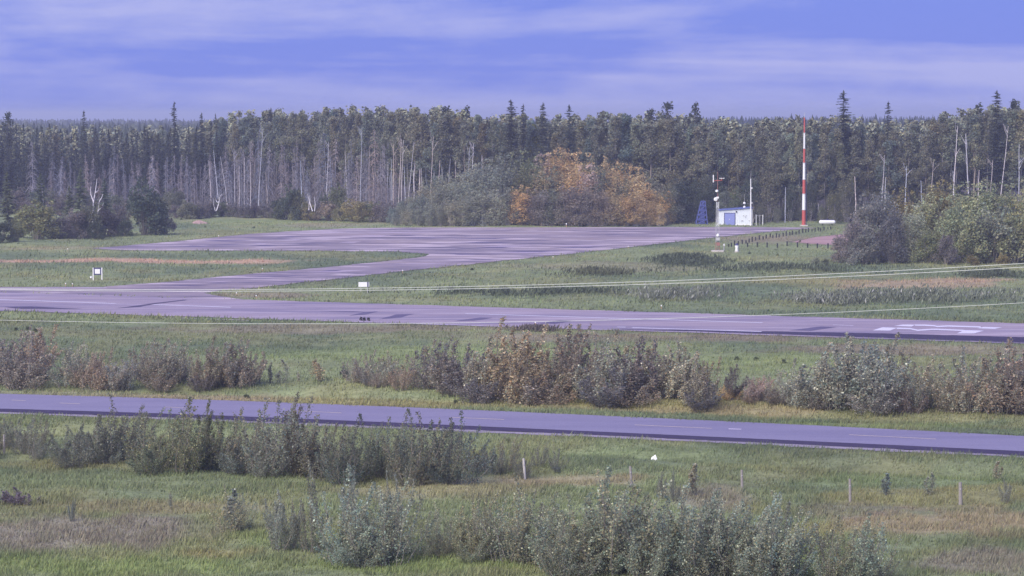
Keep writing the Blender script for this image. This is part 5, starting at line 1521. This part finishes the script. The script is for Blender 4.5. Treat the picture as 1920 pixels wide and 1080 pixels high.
for k in range(3):
    t = k * 2.094 + 0.4
    MB().tube([(8 * m2, 0, Z(336)), (8 * m2 + 0.26 * math.cos(t), 0.26 * math.sin(t), Z(336))], [0.02, 0.02], 4).lathe([(0.03, -0.10), (0.11, -0.04), (0.12, 0.06)], 8, (8 * m2 + 0.3 * math.cos(t), 0.3 * math.sin(t), Z(336))).build('cup', M['white'], an)
MB().lathe([(0.08, -0.18), (0.21, -0.1), (0.21, 0.1), (0.12, 0.2)], 12, (-0.12, -0.12, Z(360))).build('sensor_pot', M['white'], wm)
MB().lathe([(0.04, -0.05), (0.28, 0.0), (0.24, 0.16), (0.05, 0.26)], 14, (-0.30, -0.22, Z(375)), 'y').build('dish', M['white'], wm)
MB().box((-0.02, -0.16, Z(372)), (0.34, 0.22, 0.26)).build('bracket', M['white'], wm)
# white gauge and the short post beside the weather mast
(l2, m2) = on(1381.5, 474)
e = empty('precipitation_gauge', l2, 'white bottle shaped gauge with dark cap on the grass right of the weather mast', 'gauge')
MB().lathe([(0.34, 0), (0.34, 0.10), (0.24, 0.12)], 12).build('base_plate', M['concrete'], e)
MB().lathe([(0.24, 0.12), (0.27, 0.25), (0.20, 0.55), (0.27, 0.90), (0.25, 0.98)], 14).build('body', M['white'], e, smooth=True)
MB().lathe([(0.25, 0.98), (0.26, 1.06), (0.12, 1.24), (0.10, 1.32)], 12).build('cap', M['darkblue'], e)
(l2, m2) = on(1357.5, 472)
e = empty('marker_post', l2, 'short grey post with white head beside the weather mast', 'post')
MB().tube([(0, 0, 0), (0, 0, 0.95)], [0.07, 0.07], 7).build('post', M['grey'], e)
MB().box((0, 0, 1.0), (0.22, 0.2, 0.28)).build('head', M['white'], e)
# black bollards: a slanting row and a level row
row1 = [(517, 975), (548, 968), (583, 958), (625, 945), (670, 938), (712, 932), (748, 928), (782, 922), (820, 915), (862, 907), (905, 902), (940, 895), (985, 892), (1015, 890), (1055, 882), (1085, 878), (1130, 870), (1165, 862), (1205, 855), (1235, 848), (1275, 842), (1310, 838), (1350, 834), (1385, 830), (1415, 822), (1455, 814), (1490, 808), (1525, 803), (1550, 800), (1590, 794), (1630, 786), (1665, 781)]
row2 = [(730, 980), (840, 981), (950, 984), (1065, 985), (1175, 972), (1292, 986), (1405, 991), (1515, 996), (1635, 998)]
bm1 = MB().tube([(0, 0, 0), (0, 0, 0.52)], [0.075, 0.075], 7).mesh('bollard_post', M['black'])
bm2 = MB().lathe([(0.085, 0.50), (0.085, 0.55), (0.03, 0.58)], 8).mesh('bollard_cap', M['black'])
K_BOL = Kind('bollard').part('post', bm1).part('cap', bm2)
N1 = len(row1)
for j, (x, y) in enumerate(row1):
    (l2, m2) = on(1280 + x / 6, 300 + y / 6)
    w_ = 'first, nearest to the weather mast' if j == 0 else 'last, nearest to the white tank' if j == N1 - 1 else f'{["second", "third", "fourth", "fifth", "sixth", "seventh", "eighth", "ninth", "tenth"][j - 1]} counted from the weather mast' if j < 10 else f'{j + 1}th counted from the weather mast'
    place(K_BOL, l2, f'short black bollard in the slanting row, {w_}', 'bollard', 'black bollards in the slanting row', 0, (1.35, 1.35, 1.0 + 0.12 * ((j * 7) % 5 - 1)))
for j, (x, y) in enumerate(row2):
    (l2, m2) = on(1280 + x / 6, 300 + y / 6)
    place(K_BOL, l2, f'short black bollard in the level row below the slanting one, {ORD[j]}', 'bollard', 'black bollards in the level row', 0, (1.4, 1.4, 1.2 + 0.1 * (j % 3)))
# runway and taxiway edge markers
K_MARK = Kind('edge_marker').part('stake', MB().tube([(0, 0, 0), (0, 0, 0.36)], [0.05, 0.05], 6).mesh('marker_stake', M['orange'])).part('lamp', MB().lathe([(0.07, 0.36), (0.09, 0.42), (0.07, 0.52), (0.02, 0.56)], 8).mesh('marker_lamp', M['white']))
for q, y, lab in [(123, 537, 'at the left where taxiway meets runway'), (136, 537.5, 'second at the left junction, right of its twin'), (492, 508, 'on the grass island tip side of the taxiway'), (443.5, 555, 'left one in the corner between taxiway and runway'), (480.5, 560, 'right one in the corner between taxiway and runway'), (755, 512, 'below the taxiway bend'), (1037, 485, 'along the lower apron edge'), (1240, 580, 'above the runway below the pale weeds'),
                  (1062, 426, 'at the far apron edge before the orange bushes'), (410, 446, 'on the far left apron edge'), (127, 470, 'left of the apron tip'), (1004, 611, 'on the near runway edge above the big brush'), (1178, 466, 'on the lower apron edge further right')]:
    (l2, m2) = on(q, y)
    place(K_MARK, l2, 'small edge marker ' + lab, 'marker', 'runway and taxiway edge markers', 0, 0.75 if y > 440 else 1.3)
# square sign on two legs
(l2, m2) = on(183, 525)
e = empty('square_sign', l2, 'square white sign with dark blue frame on two white legs beside the taxiway', 'sign')
for x in (-8.2 * m2, 8.2 * m2):
    MB().box((x, 0, 12 * m2), (0.11, 0.10, 24 * m2)).build('leg', M['white'], e)
MB().box((0, -0.01, 17.3 * m2), (15.2 * m2, 0.07, 13.6 * m2)).build('frame', M['darkblue'], e)
MB().box((0, -0.055, 17.0 * m2), (9.8 * m2, 0.03, 8.8 * m2)).build('panel', M['white'], e)
(l2, m2) = on(171, 524)
e = empty('ground_lamp', l2, 'small white round lamp on the grass left of the square sign', 'lamp')
MB().lathe([(0.05, 0), (0.05, 0.12)], 8).build('stalk', M['grey'], e)
MB().lathe([(0.03, 0.10), (0.14, 0.16), (0.16, 0.25), (0.12, 0.34), (0.03, 0.38)], 10).build('globe', M['white'], e, smooth=True)
# box sign
(l2, m2) = on(682, 549)
e = empty('box_sign', l2, 'low white box sign with dark end on thin legs below the taxiway', 'sign')
for x in (-5.5 * m2, 7 * m2):
    MB().box((x, 0, 6.5 * m2), (0.06, 0.06, 13 * m2)).build('leg', M['grey'], e)
MB().box((-1.4 * m2, 0, 16.5 * m2), (16.5 * m2, 0.3, 8.6 * m2)).build('panel', M['white'], e)
MB().box((8.3 * m2 - 0.03, 0, 16.5 * m2), (2.2 * m2, 0.32, 9.2 * m2)).build('end_cap', M['darkblue'], e)
MB().box((9.9 * m2, 0, 16.5 * m2), (0.9 * m2, 0.32, 8.6 * m2)).build('edge_strip', M['white'], e)
# fence posts below the highway
for q, b, tp, lean, m_, lab in [(984.5, 900, 860, -3, 'palewood', 'leaning bleached white fence post, brightest of the row below the highway'), (1184.5, 915, 875, -3, 'oldwood', 'leaning grey fence post left of the white litter'), (1391.5, 918, 880, -1, 'oldwood', 'pale fence post third from the right, in the grass below the road'),
                                (1594, 938, 893, -1, 'oldwood', 'dark fence post second from the right, among pale weeds'), (1801, 946, 903, -1, 'oldwood', 'thick grey fence post, rightmost of the row'), (8, 852, 814, 0, 'oldwood', 'grey fence post at the left edge in front of the shrubs')]:
    (l2, m2) = on(q, b)
    e = empty('fence_post', l2, lab, 'fence post', 'fence posts below the highway')
    hh = (b - tp) * m2
    w_ = 0.075 if q != 1801 else 0.10
    MB().tube([(0, 0, -0.1), (lean * m2 * 0.5, 0, hh * 0.5), (lean * m2, 0.02, hh)], [w_, w_ * 0.95, w_ * 0.85], 7).build('shaft', M[m_], e)
    MB().box((lean * m2 * 0.7, -w_ - 0.005, hh * 0.72), (0.05, 0.03, 0.05)).build('staple', M['grey'], e)
# white litter on the slope
(l2, m2) = on(1226, 855)
mb = MB()
u = 8 * m2
mb.add([(-u, 0, 0.02), (u, 0.05, 0.05), (u * 0.4, 0.12, 0.46), (-u * 0.5, 0.10, 0.30)], [(0, 1, 2, 3)]).add([(u, 0.05, 0.05), (u * 1.15, 0.30, 0.03), (u * 0.5, 0.30, 0.40), (u * 0.4, 0.12, 0.46)], [(0, 1, 2, 3)]).add([(-u, 0, 0.02), (-u * 0.5, 0.10, 0.30), (-u * 0.2, 0.32, 0.28), (-u * 0.8, 0.34, 0.02)], [(0, 1, 2, 3)]).add([(-u * 0.5, 0.10, 0.30), (u * 0.4, 0.12, 0.46), (u * 0.5, 0.30, 0.40), (-u * 0.2, 0.32, 0.28)], [(0, 1, 2, 3)])
tag(mb.build('plastic_bag', M['paper'], None, l2), 'crumpled white plastic bag lying on the grass below the highway', 'litter')
# dirt mound
(l2, m2) = on(372, 418.5)
mb = MB(); V = []; fs = []
for i in range(9):
    for j in range(20):
        t = j / 20 * 2 * math.pi; f = i / 8
        rr = 1.9 * f * (1 + 0.15 * math.sin(3 * t + 1))
        V.append((rr * math.cos(t) * 1.05, rr * math.sin(t) * 0.8, 0.62 * (1 - f ** 1.3) + 0.09 * math.sin(5 * t + 3 * f) * (1 - f) - 0.08))
for i in range(8):
    for j in range(20): fs.append((i * 20 + j, (i + 1) * 20 + j, (i + 1) * 20 + (j + 1) % 20, i * 20 + (j + 1) % 20))
mb.add(V, fs)
tag(mb.build('dirt_mound', M['soil'], None, l2), 'small mound of bare pinkish soil at the edge of the left brush', 'mound')

# ------------------------------------------------------------------ power line crossing in front, with its poles beyond both sides of the frame
def wire(name, pts, depth, label, r=0.0095):
    """pts: photo points through which the wire sags; depth: distance at both frame edges"""
    c = np.polyfit([p[0] for p in pts], [p[1] for p in pts], 2)
    P = []
    for q in np.linspace(-900, 2700, 73):
        Y = depth[0] + (depth[1] - depth[0]) * q / 1920.0
        v = atd(q, float(np.polyval(c, q)), Y)
        P.append(tuple(v))
    mb = MB().tube(P, r, 5)
    o = mb.build(name, M['wire'])
    tag(o, label, 'wire', 'power line wires')
    return P
w1 = wire('power_wire', [(0, 541.0), (640, 541.6), (1280, 525.0), (1920, 494.0)], (104, 92), 'upper one of the close pair of bright wires crossing the picture')
w2_ = wire('power_wire', [(0, 543.2), (640, 545.2), (1280, 530.5), (1920, 501.0)], (103, 90.5), 'lower one of the close pair of bright wires crossing the picture')
w3 = wire('power_wire', [(0, 600), (640, 607.5), (1430, 590.5), (1920, 568)], (103.5, 91.5), 'single lowest wire sagging across runway and grass', 0.0080)
for P_, side in ((0, 'left'), (-1, 'right')):
    a, b_, c_ = Vector(w1[P_]), Vector(w2_[P_]), Vector(w3[P_])
    x, y = c_.x, (a.y + b_.y) / 2
    top = max(a.z, b_.z) + 0.4
    e = empty('utility_pole', (x, y, zt(x, y) - 0.1), f'wooden utility pole beyond the {side} edge carrying the bright wires', 'pole', 'utility poles of the power line')
    MB().tube([(0, 0, 0), (0, 0, top)], [0.17, 0.11], 10).build('shaft', M['oldwood'], e)
    am = MB().box((0, 0, max(a.z, b_.z) - 0.15), (0.12, abs(a.y - b_.y) + 1.6, 0.14)).build('crossarm', M['oldwood'], e)
    for q_ in (a, b_):
        MB().lathe([(0.03, -0.1), (0.06, -0.04), (0.06, 0.05), (0.03, 0.1)], 8, (q_.x - x, q_.y - y, q_.z)).build('insulator', M['grey'], am)

# ------------------------------------------------------------------ air
def haze(density):
    m, t = newmat('haze_air')
    v = N(t, 'ShaderNodeVolumePrincipled', {'Color': (0.76, 0.80, 1.0, 1), 'Density': density, 'Anisotropy': 0.2})
    N(t, 'ShaderNodeOutputMaterial', {'Volume': v.outputs[0]})
    o = MB().box((0, 6400, 14.5), (19000, 13400, 33)).build('haze', m, None)
    tag(o, kind='stuff')
haze(0.00032)
